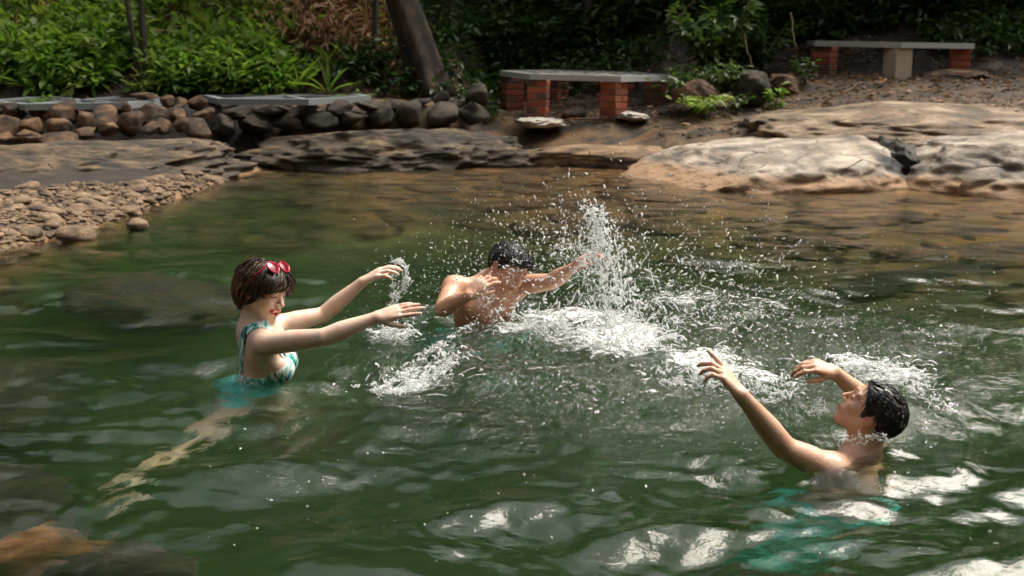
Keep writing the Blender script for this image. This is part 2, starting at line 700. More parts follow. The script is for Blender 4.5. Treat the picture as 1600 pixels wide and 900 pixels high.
# ------------------------------------------------------------------ water
def wave_field(x, y):
    """height and foam of the disturbed pool"""
    shp = x.shape
    x, y = x.ravel(), y.ravel()
    wx = x + 0.16 * fbm2(x * 1.1, y * 1.1, 2, 31.0)
    wy = y + 0.16 * fbm2(x * 1.1, y * 1.1, 2, 47.0)
    far = sstep(5.5, 9.5, y)
    sp = np.array([0.62, 5.15])                       # main splash
    r = np.hypot((x - sp[0]), (y - sp[1]))
    turb = np.exp(-(np.hypot((x - 0.62) / 1.35, (y - 4.95) / 0.95)) ** 2)
    turb = np.maximum(turb, 0.8 * np.exp(-(np.hypot((x - 1.0) / 0.55, (y - 4.35) / 0.5)) ** 2))
    turb = np.maximum(turb, 0.55 * np.exp(-(np.hypot((x + 0.35) / 0.45, (y - 4.55) / 0.4)) ** 2))
    turb = np.maximum(turb, 0.6 * np.exp(-(np.hypot((x - 1.35) / 0.5, (y - 4.4) / 0.3)) ** 2))
    z = np.zeros(len(x))
    wob = fbm2(x * 2.2, y * 2.2, 3, 66.0)
    gates = [np.clip(0.55 + 1.2 * fbm2(x * 0.8 + 9 * g, y * 0.8, 2, 60.0), 0.10, 1.5) for g in range(4)]
    rnd = np.random.default_rng(21)
    # swell thrown out by the splashing, crests roughly facing the camera; then shorter waves, then ripples
    for cnt, l0, l1, slope, sa, sharp, fd_ in ((9, 0.40, 0.9, 0.120, 0.40, 0.30, 0.84), (16, 0.16, 0.40, 0.165, 0.65, 0.50, 0.64), (26, 0.05, 0.15, 0.165, 0.8, 0.35, 0.5)):
        for k in range(cnt):
            lam = math.exp(rnd.uniform(math.log(l0), math.log(l1)))
            a = rnd.normal(-1.5, sa)
            kk = 2 * np.pi / lam
            amp = slope / kk * math.sqrt(2.0 / cnt)
            th = math.cos(a) * kk * wx + math.sin(a) * kk * wy + rnd.uniform(0, 6.28)
            if l1 < 0.2:
                th = th + 2.2 * wob
            s = np.sin(th)
            g_ = gates[k % 4] if l1 < 0.5 else 1.0
            z += amp * (s - sharp * np.cos(2 * th) * 0.5) * g_ * (1 - fd_ * far)
    # far water: long low ripples lying across the view
    z += far * (0.006 * fbm2(x * 1.0, y * 3.4, 4, 77.0) + 0.0055 * fbm2(x * 2.4, y * 8.0, 3, 81.0))
    # rings around the swimmers
    for cx, cy_, R0 in ((-0.90, 4.72, 0.13), (1.14, 3.80, 0.2), (-0.12, 5.72, 0.16)):
        rr = np.hypot(x - cx, y - cy_)
        z += 0.0090 * np.sin((rr - R0) * 2 * np.pi / 0.21) * np.exp(-((rr - R0) / 0.38) ** 2)
    z += 0.030 * np.exp(-(((x - 1.16) / 0.40) ** 2 + ((y - 3.66) / 0.22) ** 2))
    calm = 1 - 0.55 * np.exp(-(((x + 0.97) / 0.28) ** 2 + ((y - 4.55) / 0.28) ** 2))
    z *= calm
    # broken water
    z += turb * (0.060 * fbm2(x * 3.2, y * 3.6, 4, 90.0) + 0.016 * np.abs(fbm2(x * 9, y * 9, 3, 95.0)))
    z += turb * 0.035
    z *= 0.35 + 0.65 * sstep(1.2, 2.6, y)
    # foam
    n = fbm2(x * 4.5, y * 6.5, 5, 110.0, 0.62)
    f = np.zeros(len(x))

    def blob(px, py, rx, ry, a):
        c = atZ(px, py, 0.0)
        return a * np.exp(-(((x - c[0]) / rx) ** 2 + ((y - c[1]) / ry) ** 2))
    for px, py, rx, ry, a in ((900, 505, 0.36, 0.34, 1.0), (955, 540, 0.28, 0.32, 1.1), (835, 520, 0.32, 0.25, 0.85), (780, 510, 0.22, 0.22, 0.8),
                              (1075, 470, 0.30, 0.45, 0.75), (1180, 480, 0.35, 0.4, 0.60), (1110, 585, 0.24, 0.20, 1.05), (1175, 600, 0.24, 0.13, 0.9),
                              (1035, 560, 0.14, 0.2, 0.85), (1395, 590, 0.20, 0.20, 0.85), (1340, 572, 0.16, 0.12, 0.9), (1460, 625, 0.18, 0.12, 0.6), (660, 595, 0.16, 0.22, 0.85), (600, 608, 0.14, 0.12, 0.75),
                              (610, 520, 0.16, 0.20, 0.8), (700, 560, 0.15, 0.2, 0.6), (1000, 620, 0.5, 0.25, 0.42), (860, 600, 0.4, 0.25, 0.4), (1230, 640, 0.22, 0.16, 0.55), (1000, 440, 0.5, 0.35, 0.5), (375, 605, 0.10, 0.06, 0.62), (1400, 722, 0.14, 0.05, 0.55), (1290, 722, 0.16, 0.05, 0.5), (700, 498, 0.12, 0.10, 0.6)):
        f = np.maximum(f, blob(px, py, rx, ry, a))
    z += sstep(0.3, 0.9, f) * (0.012 + 0.02 * n)
    foam = np.clip(f, 0, 1.1) + 0.10 * np.clip(turb, 0, 1)
    return z.reshape(shp), foam.reshape(shp), turb.reshape(shp)


wx_ = axis([(-14, -6, 0.5), (-6, -2.4, 0.045), (-2.4, 2.4, 0.0125), (2.4, 6, 0.045), (6, 14, 0.5)])
yy = [1.9]
while yy[-1] < 13.6:
    yy.append(yy[-1] + max(0.0105, 0.0030 * yy[-1]))
wy_ = np.concatenate([np.arange(-5, 1.9, 0.06), np.array(yy)])
WX, WY = np.meshgrid(wx_, wy_, indexing='ij')
WZ, WF, WT = wave_field(WX, WY)
nx, ny = len(wx_), len(wy_)
ii, jj = np.meshgrid(np.arange(nx - 1), np.arange(ny - 1), indexing='ij')
qa = (ii * ny + jj).ravel()
WQ = np.stack([qa, qa + ny, qa + ny + 1, qa + 1], 1)
WV = np.stack([WX.ravel(), WY.ravel(), WZ.ravel()], 1)
# closed body: sides and floor lie inside the ground
ring = np.concatenate([np.arange(nx) * ny, (nx - 1) * ny + np.arange(1, ny), (np.arange(nx - 2, -1, -1)) * ny + ny - 1, np.arange(ny - 2, 0, -1)])
low = WV[ring].copy()
low[:, 2] = -4.0
n0 = len(WV)
nr = len(ring)
k = np.arange(nr)
k2 = (k + 1) % nr
side = np.stack([ring[k], n0 + k, n0 + k2, ring[k2]], 1)
cen = np.array([[0, 4, -4.0]])
floor_t = np.stack([n0 + k, np.full(nr, n0 + nr), n0 + k2], 1)
WVV = np.concatenate([WV, low, cen])

mw, N, L, B = material('river_water')
out = N['Material Output']
B.inputs['Base Color'].default_value = (1, 1, 1, 1)
B.inputs['Transmission Weight'].default_value = 1.0
B.inputs['Roughness'].default_value = 0.0
B.inputs['IOR'].default_value = 1.333
co = geo_coord(N, L)
nb1 = noise(N, L, 16.0, 3, 0.55, geo_coord(N, L, ((1, 1.5, 1), (0, 0, 0.2))))
nb3 = noise(N, L, 45.0, 3, 0.6, geo_coord(N, L, ((1, 1.8, 1), (0, 0, -0.15))), 0.4)
wb = bump(N, L, nb3.outputs[0], 0.10, 0.010, bump(N, L, nb1.outputs[0], 0.25, 0.02))
tat = N.new('ShaderNodeAttribute')
tat.attribute_name = 'turb'
nb2 = noise(N, L, 30.0, 4, 0.6, co, 0.6)
tm = N.new('ShaderNodeMath')
tm.operation = 'MULTIPLY'
L.new(tat.outputs['Fac'], tm.inputs[0])
L.new(nb2.outputs[0], tm.inputs[1])
L.new(bump(N, L, tm.outputs[0], 0.9, 0.03, wb), B.inputs['Normal'])
foam_at = N.new('ShaderNodeAttribute')
foam_at.attribute_name = 'foam'
nfo = noise(N, L, 42.0, 6, 0.68, geo_coord(N, L, ((1, 1.3, 1), (0, 0, 0.3))), 0.5)
nfa = noise(N, L, 9.0, 5, 0.62, geo_coord(N, L, ((1, 1.7, 1), (0, 0, -0.15))), 0.8)


def mad(a, k, c):
    n_ = N.new('ShaderNodeMath')
    n_.operation = 'MULTIPLY_ADD'
    L.new(a, n_.inputs[0])
    n_.inputs[1].default_value = k
    if isinstance(c, float):
        n_.inputs[2].default_value = c
    else:
        L.new(c, n_.inputs[2])
    return n_.outputs[0]


fsum = mad(foam_at.outputs['Fac'], 0.62, mad(nfo.outputs[0], 1.15, mad(nfa.outputs[0], 1.15, -1.15)))
fr = N.new('ShaderNodeMapRange')
fr.inputs[1].default_value = 0.41
fr.inputs[2].default_value = 0.66
L.new(fsum, fr.inputs[0])
foam_b = N.new('ShaderNodeBsdfPrincipled')
foam_b.inputs['Base Color'].default_value = (0.90, 0.91, 0.90, 1)
foam_b.inputs['Roughness'].default_value = 0.35
L.new(bump(N, L, nfo.outputs[0], 0.8, 0.02), foam_b.inputs['Normal'])
mx = N.new('ShaderNodeMixShader')
L.new(fr.outputs[0], mx.inputs[0])
L.new(B.outputs[0], mx.inputs[1])
L.new(foam_b.outputs[0], mx.inputs[2])
L.new(mx.outputs[0], out.inputs['Surface'])
va = N.new('ShaderNodeVolumeAbsorption')
va.inputs['Color'].default_value = (0.40, 0.62, 0.38, 1)
va.inputs['Density'].default_value = 1.2
vs = N.new('ShaderNodeVolumeScatter')
vs.inputs['Color'].default_value = (0.42, 0.76, 0.30, 1)
vs.inputs['Density'].default_value = 0.20
vs.inputs['Anisotropy'].default_value = 0.3
ad = N.new('ShaderNodeAddShader')
L.new(va.outputs[0], ad.inputs[0])
L.new(vs.outputs[0], ad.inputs[1])
L.new(ad.outputs[0], out.inputs['Volume'])
me = mesh_from('water', WVV, [np.concatenate([WQ, side]), floor_t], True, mw)
color_attr(me, 'foam', np.concatenate([WF.ravel(), np.zeros(nr + 1)]))
color_attr(me, 'turb', np.concatenate([WT.ravel(), np.zeros(nr + 1)]))
water = put('water', me)
tag(water, kind='structure')
# ------------------------------------------------------------------ rock
def rock_material(name, light, mid, dark, scale=3.0, stain=0.5, wet=None, black_spots=None, streak=(1, 1, 2.5)):
    m, N, L, B = material(name)
    co = geo_coord(N, L, (streak, (0.15, 0.1, 0.4)))
    n1 = noise(N, L, scale, 8, 0.62, co, 0.4)
    n2 = noise(N, L, scale * 9, 8, 0.7, co)
    n3 = noise(N, L, scale * 0.6, 5, 0.6, geo_coord(N, L, ((1, 1.2, 2.0), (0.5, 0.3, 0.1))), 0.8)
    r = ramp(N, [(0.36, dark), (0.49, mid), (0.62, light)])
    L.new(n1.outputs[0], r.inputs[0])
    c = mixc(N, L, 0.65, r.outputs[0], n2.outputs['Color'], 'SOFT_LIGHT')
    rs = ramp(N, [(0.50, (0, 0, 0)), (0.66, (1, 1, 1))])
    L.new(n3.outputs[0], rs.inputs[0])
    mu = N.new('ShaderNodeMath')
    mu.operation = 'MULTIPLY'
    mu.inputs[1].default_value = stain
    L.new(rs.outputs[0], mu.inputs[0])
    c = mixc(N, L, mu.outputs[0], c, dark)
    # cracks
    vo = N.new('ShaderNodeTexVoronoi')
    vo.feature = 'DISTANCE_TO_EDGE'
    vo.inputs['Scale'].default_value = scale * 0.33
    wv = mixc(N, L, 0.16, co, n3.outputs['Color'], 'ADD')
    L.new(wv, vo.inputs['Vector'])
    cr = ramp(N, [(0.0, (1, 1, 1)), (0.012, (0, 0, 0))])
    L.new(vo.outputs['Distance'], cr.inputs[0])
    gate = ramp(N, [(0.52, (0, 0, 0)), (0.58, (1, 1, 1))])
    L.new(n1.outputs[0], gate.inputs[0])
    cm = N.new('ShaderNodeMath')
    cm.operation = 'MULTIPLY'
    L.new(cr.outputs[0], cm.inputs[0])
    L.new(gate.outputs[0], cm.inputs[1])
    c = mixc(N, L, cm.outputs[0], c, (0.03, 0.024, 0.02))
    if wet is not None:          # brown water-line band
        sx = N.new('ShaderNodeSeparateXYZ')
        L.new(geo_coord(N, L), sx.inputs[0])
        wm = N.new('ShaderNodeMath')
        wm.operation = 'MULTIPLY_ADD'
        L.new(n1.outputs[0], wm.inputs[0])
        wm.inputs[1].default_value = -0.10
        L.new(sx.outputs['Z'], wm.inputs[2])
        mr = N.new('ShaderNodeMapRange')
        mr.inputs[1].default_value = wet[0]
        mr.inputs[2].default_value = wet[1]
        mr.inputs[3].default_value = 1
        mr.inputs[4].default_value = 0
        L.new(wm.outputs[0], mr.inputs[0])
        c = mixc(N, L, mr.outputs[0], c, wet[2])
    for (cx, cy_, cz, rad) in (black_spots or ()):  # near-black spots around given positions
        vm = N.new('ShaderNodeVectorMath')
        vm.operation = 'DISTANCE'
        L.new(mixc(N, L, 0.25, geo_coord(N, L), n1.outputs['Color'], 'ADD'), vm.inputs[0])
        vm.inputs[1].default_value = (cx + 0.125, cy_ + 0.125, cz + 0.125)
        mr = N.new('ShaderNodeMapRange')
        mr.inputs[1].default_value = rad
        mr.inputs[2].default_value = rad * 0.7
        L.new(vm.outputs['Value'], mr.inputs[0])
        c = mixc(N, L, mr.outputs[0], c, (0.012, 0.015, 0.016))
    L.new(c, B.inputs['Base Color'])
    B.inputs['Roughness'].default_value = 0.72
    b1 = bump(N, L, n1.outputs[0], 0.5, 0.08)
    b2 = bump(N, L, n2.outputs[0], 0.9, 0.025, b1)
    iv = N.new('ShaderNodeMath')
    iv.operation = 'SUBTRACT'
    iv.inputs[0].default_value = 1.0
    L.new(cm.outputs[0], iv.inputs[1])
    L.new(bump(N, L, iv.outputs[0], 0.7, 0.02, b2), B.inputs['Normal'])
    return m


def boulder(seed, r, sub=4, rough=0.12, cuts=6, freq=1.6, hard=0.92, lims=(0.66, 0.95)):
    v, f = ico(sub)
    rg = np.random.default_rng(seed)
    off = rg.uniform(0, 40, 3)
    p = v * (1 + rough * 1.5 * fbm(v * freq + off, 4, 0.5))[:, None]
    for _ in range(cuts):
        nrm = rg.normal(size=3)
        nrm /= np.linalg.norm(nrm)
        lim = rg.uniform(*lims)
        dd = p @ nrm - lim
        p = p - np.where(dd > 0, dd * hard, 0)[:, None] * nrm
    # chipped, layered relief
    rid = 1 - np.abs(fbm(v * freq * 2.2 + off + 5, 4, 0.55)) * 2.2
    p = p * (1 + rough * (0.30 * rid + 0.22 * fbm(v * freq * 5 + off, 4, 0.6)))[:, None]
    return p * np.asarray(r, float), f


M_sub = rock_material('submerged_dark_rock', (0.07, 0.06, 0.035), (0.035, 0.034, 0.022), (0.015, 0.016, 0.013), 3.0, 0.5)
M_outcrop = rock_material('pale_granite', (0.48, 0.41, 0.335), (0.31, 0.25, 0.19), (0.085, 0.075, 0.058), 2.4, 0.8,
                          (0.035, 0.10, (0.36, 0.22, 0.12)), [(3.33, 10.95, 0.30, 0.27)])
M_bank = rock_material('stained_brown_rock', (0.36, 0.27, 0.185), (0.19, 0.125, 0.07), (0.05, 0.038, 0.026), 2.2, 0.75, None, None, (1, 1.6, 2.2))
M_slab = rock_material('grey_brown_slab', (0.22, 0.15, 0.085), (0.075, 0.054, 0.032), (0.018, 0.017, 0.015), 2.6, 0.8, (0.02, 0.10, (0.08, 0.06, 0.04)), None, (1, 3.0, 3.0))
M_cob = rock_material('brown_cobble', (0.27, 0.145, 0.062), (0.105, 0.060, 0.030), (0.024, 0.017, 0.012), 5.0, 0.65)
M_dcob = rock_material('dark_cobble', (0.085, 0.060, 0.035), (0.040, 0.031, 0.021), (0.016, 0.015, 0.012), 5.0, 0.6)  # darker copy of the cobble browns
M_peb = rock_material('river_pebble', (0.38, 0.26, 0.155), (0.21, 0.135, 0.075), (0.075, 0.052, 0.034), 7.0, 0.5)
M_orange = rock_material('rusty_submerged_rock', (0.36, 0.16, 0.05), (0.20, 0.10, 0.035), (0.06, 0.04, 0.02), 3.0, 0.4)


def place_rock(name, label, cat, seed, c, r, rot, mat, sub=4, rough=0.12, cuts=6, freq=1.6, group=None):
    v, f = boulder(seed, r, sub, rough, cuts, freq)
    o = put(name, mesh_from(name, v, f, True, mat), None, c, rot)
    tag(o, label, cat, group)
    return o


place_rock('boulder', 'long pale lens-shaped boulder sloping into the water below the leafy bank', 'boulder', 3, (2.32, 11.62, -0.10), (1.36, 1.15, 0.52), (0.02, -0.04, 0.10), M_outcrop, 6, 0.11, 9, 1.6)
place_rock('boulder', 'big pale rough boulder at the right edge with a white ledge', 'boulder', 14, (4.95, 11.55, -0.06), (1.75, 1.6, 0.60), (0.05, 0.03, -0.1), M_outcrop, 6, 0.13, 8, 1.5)
place_rock('boulder', 'black rock wedged between the two pale boulders', 'boulder', 17, (3.50, 11.55, 0.06), (0.36, 0.55, 0.27), (0, 0, 0.4), M_sub, 5, 0.28, 4, 2.2)  # near-black rock filling the gap
place_rock('boulder', 'low brown-topped rock behind the pale boulders, below the far bench', 'boulder', 22, (4.4, 12.9, 0.26), (2.2, 1.3, 0.33), (0.02, 0.02, 0.1), M_bank, 6, 0.13, 7, 1.5)
place_rock('boulder', 'small white wedge of rock at the water line on the right', 'boulder', 31, (4.02, 10.55, 0.04), (0.42, 0.30, 0.17), (0.1, -0.1, 0.2), M_outcrop, 4, 0.14, 8, 1.4)
place_rock('rock_slab', 'dark striated rock slab between the cobble wall and the gravel bar', 'rock', 41, (-4.45, 11.35, -0.05), (2.0, 0.90, 0.36), (0.06, -0.06, 0.30), M_slab, 6, 0.20, 7, 1.9)
place_rock('rock_slab', 'low flat rock ledge below the dark stone wall', 'rock', 52, (-1.35, 12.85, 0.02), (1.40, 0.62, 0.35), (0.16, -0.02, 0.04), M_slab, 6, 0.20, 9, 2.0)
place_rock('rock_slab', 'brown rock shelf at the water line below the near brick bench', 'rock', 57, (0.75, 13.0, 0.02), (1.15, 0.65, 0.20), (0.06, -0.05, -0.25), rock_material('ochre_rock', (0.42, 0.27, 0.14), (0.22, 0.135, 0.07), (0.06, 0.045, 0.03), 2.8, 0.6, None, None, (1, 2.4, 3)), 5, 0.13, 8, 1.9)
# submerged boulders
for sd, c, r, mt_, lb in ((61, (-2.15, 4.9, -0.52), (0.55, 0.5, 0.36), M_sub, 'dark submerged boulder by the left edge behind the woman'),
                          (62, (-1.75, 3.75, -0.50), (0.34, 0.40, 0.32), M_sub, 'dark submerged boulder at the left edge level with her foot'),
                          (64, (-1.30, 3.30, -0.32), (0.22, 0.19, 0.22), M_orange, 'rusty orange submerged rock in the lower left corner'),
                          (65, (-1.04, 3.18, -0.33), (0.15, 0.22, 0.26), M_sub, 'black submerged rock beside the rusty one in the lower left corner'),
                          (66, (-1.9, 6.6, -0.30), (0.75, 0.42, 0.20), M_sub, 'wide dark submerged rock off the gravel bar'),
                          (68, (2.5, 7.3, -0.42), (0.9, 0.30, 0.22), M_sub, 'long dark submerged ledge in the shallows on the right')):
    place_rock('submerged_rock', lb, 'rock', sd, c, r, (0, 0, sd * 0.7), mt_, 4, 0.14, 6, 1.7)

# ------------------------------------------------------------------ cobble walls
COB = [boulder(100 + i, (1.08, 1.08, 1.08), 3, 0.24, 11, 1.3, 0.95, (0.50, 0.9)) for i in range(14)]


def wall_of(name, label, stones, mat, Yf):
    root = empty(name, (0, 0, 0))
    P = []
    rg = random.Random(len(stones))
    cache = [mesh_from('stone', v, f, True, mat) for v, f in COB]
    pts = []
    for i, (px, py, w, h) in enumerate(stones):
        Y = Yf(px, py)
        c = atY(px, py, Y)
        k = Y / ray(px, py)[1] / F
        rx, rz = w * k * 0.56, h * k * 0.58
        pts.append((c, rx, max(rx, rz) * rg.uniform(0.75, 0.95), rz))
    base = np.array(pts[len(pts) // 2][0])
    base[2] = 0.1
    root.location = base
    for i, (c, rx, ry, rz) in enumerate(pts):
        j = [rg.uniform(0.85, 1.2) for _ in range(3)]
        put('stone', cache[i % len(cache)], root, c - base, (rg.uniform(-0.35, 0.35), rg.uniform(-0.4, 0.4), rg.uniform(0, 6.28)), ((rx * j[0] + ry) / 2, (ry * j[1] + rx) / 2, rz * j[2]))
    tag(root, label, 'stone wall')
    return root


wallA = [(24, 174, 54, 26), (14, 198, 40, 30), (52, 197, 34, 24), (44, 214, 44, 22), (32, 230, 66, 20), (102, 180, 54, 34), (92, 198, 40, 22),
         (97, 221, 62, 30), (130, 208, 34, 18), (160, 186, 54, 26), (192, 169, 36, 20), (172, 202, 32, 18), (206, 191, 42, 30), (242, 180, 46, 30),
         (225, 150, 32, 10), (282, 162, 26, 18), (276, 179, 30, 22), (288, 194, 38, 26), (4, 218, 30, 24), (66, 176, 34, 24), (135, 192, 34, 24), (235, 200, 34, 18),
         (-30, 190, 50, 40), (-30, 222, 54, 30), (150, 168, 30, 16), (312, 160, 30, 18), (318, 180, 34, 22), (310, 200, 44, 26), (262, 158, 24, 14), (255, 196, 26, 18), (72, 232, 30, 12), (0, 168, 30, 18)]
wall_of('stone_wall', 'heap of sunlit brown cobbles forming a low wall at the far left', wallA, M_cob, lambda px, py: 12.55 - 0.012 * (py - 165) + (0.15 if py < 160 else 0))
wallB = [(352, 197, 48, 26), (398, 193, 52, 28), (446, 191, 54, 30), (498, 187, 58, 28), (548, 183, 52, 28), (597, 181, 48, 28), (642, 179, 42, 32), (688, 180, 54, 30), (737, 181, 48, 28),
         (746, 148, 50, 32), (689, 153, 30, 16), (708, 163, 26, 12), (650, 160, 44, 12), (610, 163, 40, 14), (372, 176, 44, 18), (425, 173, 48, 16), (478, 170, 50, 18), (530, 167, 40, 16), (575, 166, 36, 16), (722, 163, 24, 12)]
wall_of('stone_wall', 'dark low wall of squared cobbles under the leaning tree', wallB, M_dcob, lambda px, py: 12.75 + (px - 340) * 0.0016 + (0.25 if py < 165 else 0))

# ------------------------------------------------------------------ gravel bar
PEB = [mesh_from('stone', *boulder(200 + i, (1, 1, 1), 2, 0.13, 7, 1.2), True, M_peb) for i in range(8)]
rg = np.random.default_rng(77)


def in_bar(x, y):
    d = y - shore(x)
    return (d > -0.55) & (d < 2.7 + 0.4 * np.sin(x * 3)) & (x < -2.2) & (y < 11.2)


bx = rg.uniform(-7.0, -2.2, 26000)
by = rg.uniform(5.5, 11.2, 26000)
m = in_bar(bx, by)
bx, by = bx[m], by[m]
bz = height(bx, by)
vis = np.abs(bx) < by * 0.41 + 0.1
g = Geo()
pv, pf = ico(1)
sel = np.where(vis)[0][330:5600]
for i in sel:
    s_ = rg.uniform(0.010, 0.028)
    v = pv * np.array([1.2, 1.0, 0.55]) * s_ * (1 + 0.25 * rg.normal(size=(len(pv), 1)) * 0.6)
    a = rg.uniform(0, 6.28)
    ca, sa = math.cos(a), math.sin(a)
    v = v @ np.array([[ca, sa, 0], [-sa, ca, 0], [0, 0, 1]]) + np.array([bx[i], by[i], bz[i] + s_ * 0.25])
    g.add(v, pf)
bar = put('gravel_bar', g.mesh('gravel_bar', M_peb))
tag(bar, 'bar of tan river gravel running into the water at the left', 'gravel', None, 'stuff')
for n_, i in enumerate(np.where(vis)[0][:280]):
    s_ = min(0.085, 0.022 + 0.020 * rg.exponential())
    put('stone', PEB[n_ % 8], bar, (bx[i], by[i], bz[i] + s_ * 0.2), (rg.uniform(-0.2, 0.2), rg.uniform(-0.2, 0.2), rg.uniform(0, 6.28)), (s_ * 1.35, s_, s_ * 0.5))
# scattered stones in the shallow channel
for i, (px, py, w) in enumerate([(382, 263, 28), (418, 258, 22), (452, 250, 34), (300, 287, 26), (265, 284, 24), (345, 262, 16), (640, 238, 30), (680, 236, 26), (610, 240, 20), (470, 228, 20), (330, 240, 22), (430, 238, 18), (520, 246, 26), (560, 242, 22), (700, 240, 20), (118, 368, 60), (215, 352, 40)]):
    c = atZ(px, py, 0.03)
    k = c[1] / F * w * 0.55
    put('stone', PEB[i % 8], bar, c, (0.1, 0.1, i * 1.3), (k, k * 0.8, k * 0.55))

# stones lying on the bed of the shallows
g = Geo()
rgb_ = np.random.default_rng(123)
lib = [boulder(400 + i, (1, 1, 1), 2, 0.16, 6, 1.3) for i in range(6)]
cnt = 0
while cnt < 620:
    x = rgb_.uniform(-4.2, 5.2)
    t = rgb_.uniform(0.1, 4.6)
    y = float(shore(x)) - t
    if y < 5.5:
        continue
    s_ = 0.03 + 0.06 * rgb_.exponential()
    v, f = lib[cnt % 6]
    a = rgb_.uniform(0, 6.28)
    ca, sa = math.cos(a), math.sin(a)
    s_ = min(s_, 0.26)
    zz = hz(x, y)
    g.add((v * np.array([1.5, 1.0, 0.45]) * s_) @ np.array([[ca, sa, 0], [-sa, ca, 0], [0, 0, 1]]) + np.array([x, y, min(zz + s_ * 0.1, -0.03 - s_ * 0.4)]), f)
    cnt += 1
tag(put('bed_stones', g.mesh('bed_stones', rock_material('bed_stone', (0.30, 0.17, 0.07), (0.13, 0.08, 0.04), (0.03, 0.026, 0.018), 4.0, 0.5))), 'brown stones covering the bed of the shallows under water', 'stones', None, 'stuff')

# ------------------------------------------------------------------ hexagonal benches on brick pillars
def plain(name, col, rough=0.6, nz=0.2, sc=20.0, b=0.2):
    m, N, L, B = material(name)
    n = noise(N, L, sc, 6, 0.65, geo_coord(N, L))
    L.new(mixc(N, L, nz, col, n.outputs['Color'], 'SOFT_LIGHT'), B.inputs['Base Color'])
    B.inputs['Roughness'].default_value = rough
    L.new(bump(N, L, n.outputs[0], b, 0.01), B.inputs['Normal'])
    return m


M_top = plain('blue_grey_steel', (0.26, 0.285, 0.29), 0.45, 0.3, 9.0, 0.05)
M_top2 = plain('pale_grey_steel', (0.44, 0.44, 0.42), 0.45, 0.3, 9.0, 0.05)
M_brick = [plain('red_brick_%d' % i, c, 0.85, 0.7, 40.0, 0.5) for i, c in enumerate([(0.30, 0.070, 0.035), (0.22, 0.058, 0.032), (0.36, 0.105, 0.050), (0.12, 0.055, 0.038)])]
M_mortar = plain('grey_mortar', (0.23, 0.17, 0.12), 0.9, 0.6, 60.0, 0.5)
M_plaster = plain('stained_plaster', (0.50, 0.40, 0.29), 0.85, 0.8, 25.0, 0.3)
M_pad = plain('pale_concrete', (0.46, 0.42, 0.36), 0.85, 0.6, 20.0, 0.6)
BRK = []
for i in range(4):
    bm = bmesh.new()
    bmesh.ops.create_cube(bm, size=1.0)
    for v in bm.verts:
        v.co = Vector((v.co.x * 0.215, v.co.y * 0.102, v.co.z * 0.060))
    bmesh.ops.bevel(bm, geom=list(bm.edges), offset=0.006, segments=1, affect='EDGES')
    me = bpy.data.meshes.new('brick')
    bm.to_mesh(me)
    bm.free()
    me.materials.append(M_brick[i])
    BRK.append(me)


def beam(p, q, wdt, h):
    p, q = np.asarray(p, float), np.asarray(q, float)
    c = (p + q) / 2
    d = q - p
    return box(c, (np.linalg.norm(d[:2]), wdt, h), math.atan2(d[1], d[0]))


def hex_frame(root, Rd, phi, z, th, mat, spokes=True, slats=True):
    """ring beams, spokes and recessed panels, each a part"""
    V = [np.array([Rd * math.cos(phi + k * math.pi / 3), Rd * math.sin(phi + k * math.pi / 3), z]) for k in range(6)]
    ww = 0.085
    for k in range(6):
        a, b = V[k], V[(k + 1) % 6]
        # mitred beam: an outer and an inner edge
        ia, ib = a * ((Rd - ww / 0.866) / Rd), b * ((Rd - ww / 0.866) / Rd)
        ia[2] = ib[2] = z
        lo = np.array([0, 0, -th])
        e = (b - a) / np.linalg.norm(b - a) * 0.002
        P = np.array([a + e, b - e, ib - e, ia + e])
        VV = np.concatenate([P + lo, P])
        Q = np.array([[3, 2, 1, 0], [4, 5, 6, 7], [0, 1, 5, 4], [1, 2, 6, 5], [2, 3, 7, 6], [3, 0, 4, 7]])
        put('edge_beam', mesh_from('edge_beam', VV, Q, False, mat), root)
        if spokes:
            c = (ia + ib) / 2
            v, f = beam(ia * 0.99, ia * 0.06, 0.05, th * 0.8)
            v[:, 2] -= th * 0.42
            put('spoke', mesh_from('spoke', v, f, False, mat), root)
            for t in (0.36, 0.68) if slats else ():
                v, f = beam(ia * t + (ib - ia) * 0.04, ib * t - (ib - ia) * 0.04, 0.045, th * 0.6)
                v[:, 2] = v[:, 2] - th * 0.35
                put('slat', mesh_from('slat', v, f, False, mat), root)
    return V


def brick_pillar(root, x, y, ztop, zbot, rz, idx, plaster=False):
    p = empty('pillar', (0, 0, 0))
    p.parent = root
    n = 0
    hcore = ztop - zbot
    if plaster:
        v, f = box((x, y, (ztop + zbot) / 2), (0.24, 0.24, hcore), rz)
        bm = bmesh.new()
        vs = [bm.verts.new(c) for c in v]
        for q in f:
            bm.faces.new([vs[i] for i in q])
        bmesh.ops.bevel(bm, geom=list(bm.edges), offset=0.012, segments=2, affect='EDGES')
        me = bpy.data.meshes.new('plaster_core')
        bm.to_mesh(me)
        bm.free()
        me.materials.append(M_plaster)
        put('plaster_core', me, p)
        return
    v, f = box((x, y, (ztop + zbot) / 2), (0.195, 0.195, hcore), rz)
    put('mortar_core', mesh_from('mortar_core', v, f, False, M_mortar), p)
    course = 0.072
    z = ztop - 0.036
    k = 0
    rg = random.Random(idx)
    while z > zbot - 0.02:
        for s_ in (-1, 1):
            a = rz + (math.pi / 2 if k % 2 else 0)
            ox, oy = -math.sin(a) * 0.056 * s_, math.cos(a) * 0.056 * s_
            put('brick', BRK[rg.randrange(4)], p, (x + ox + rg.uniform(-.002, .002), y + oy, z), (0, 0, a + rg.uniform(-0.02, 0.02)))
        z -= course
        k += 1


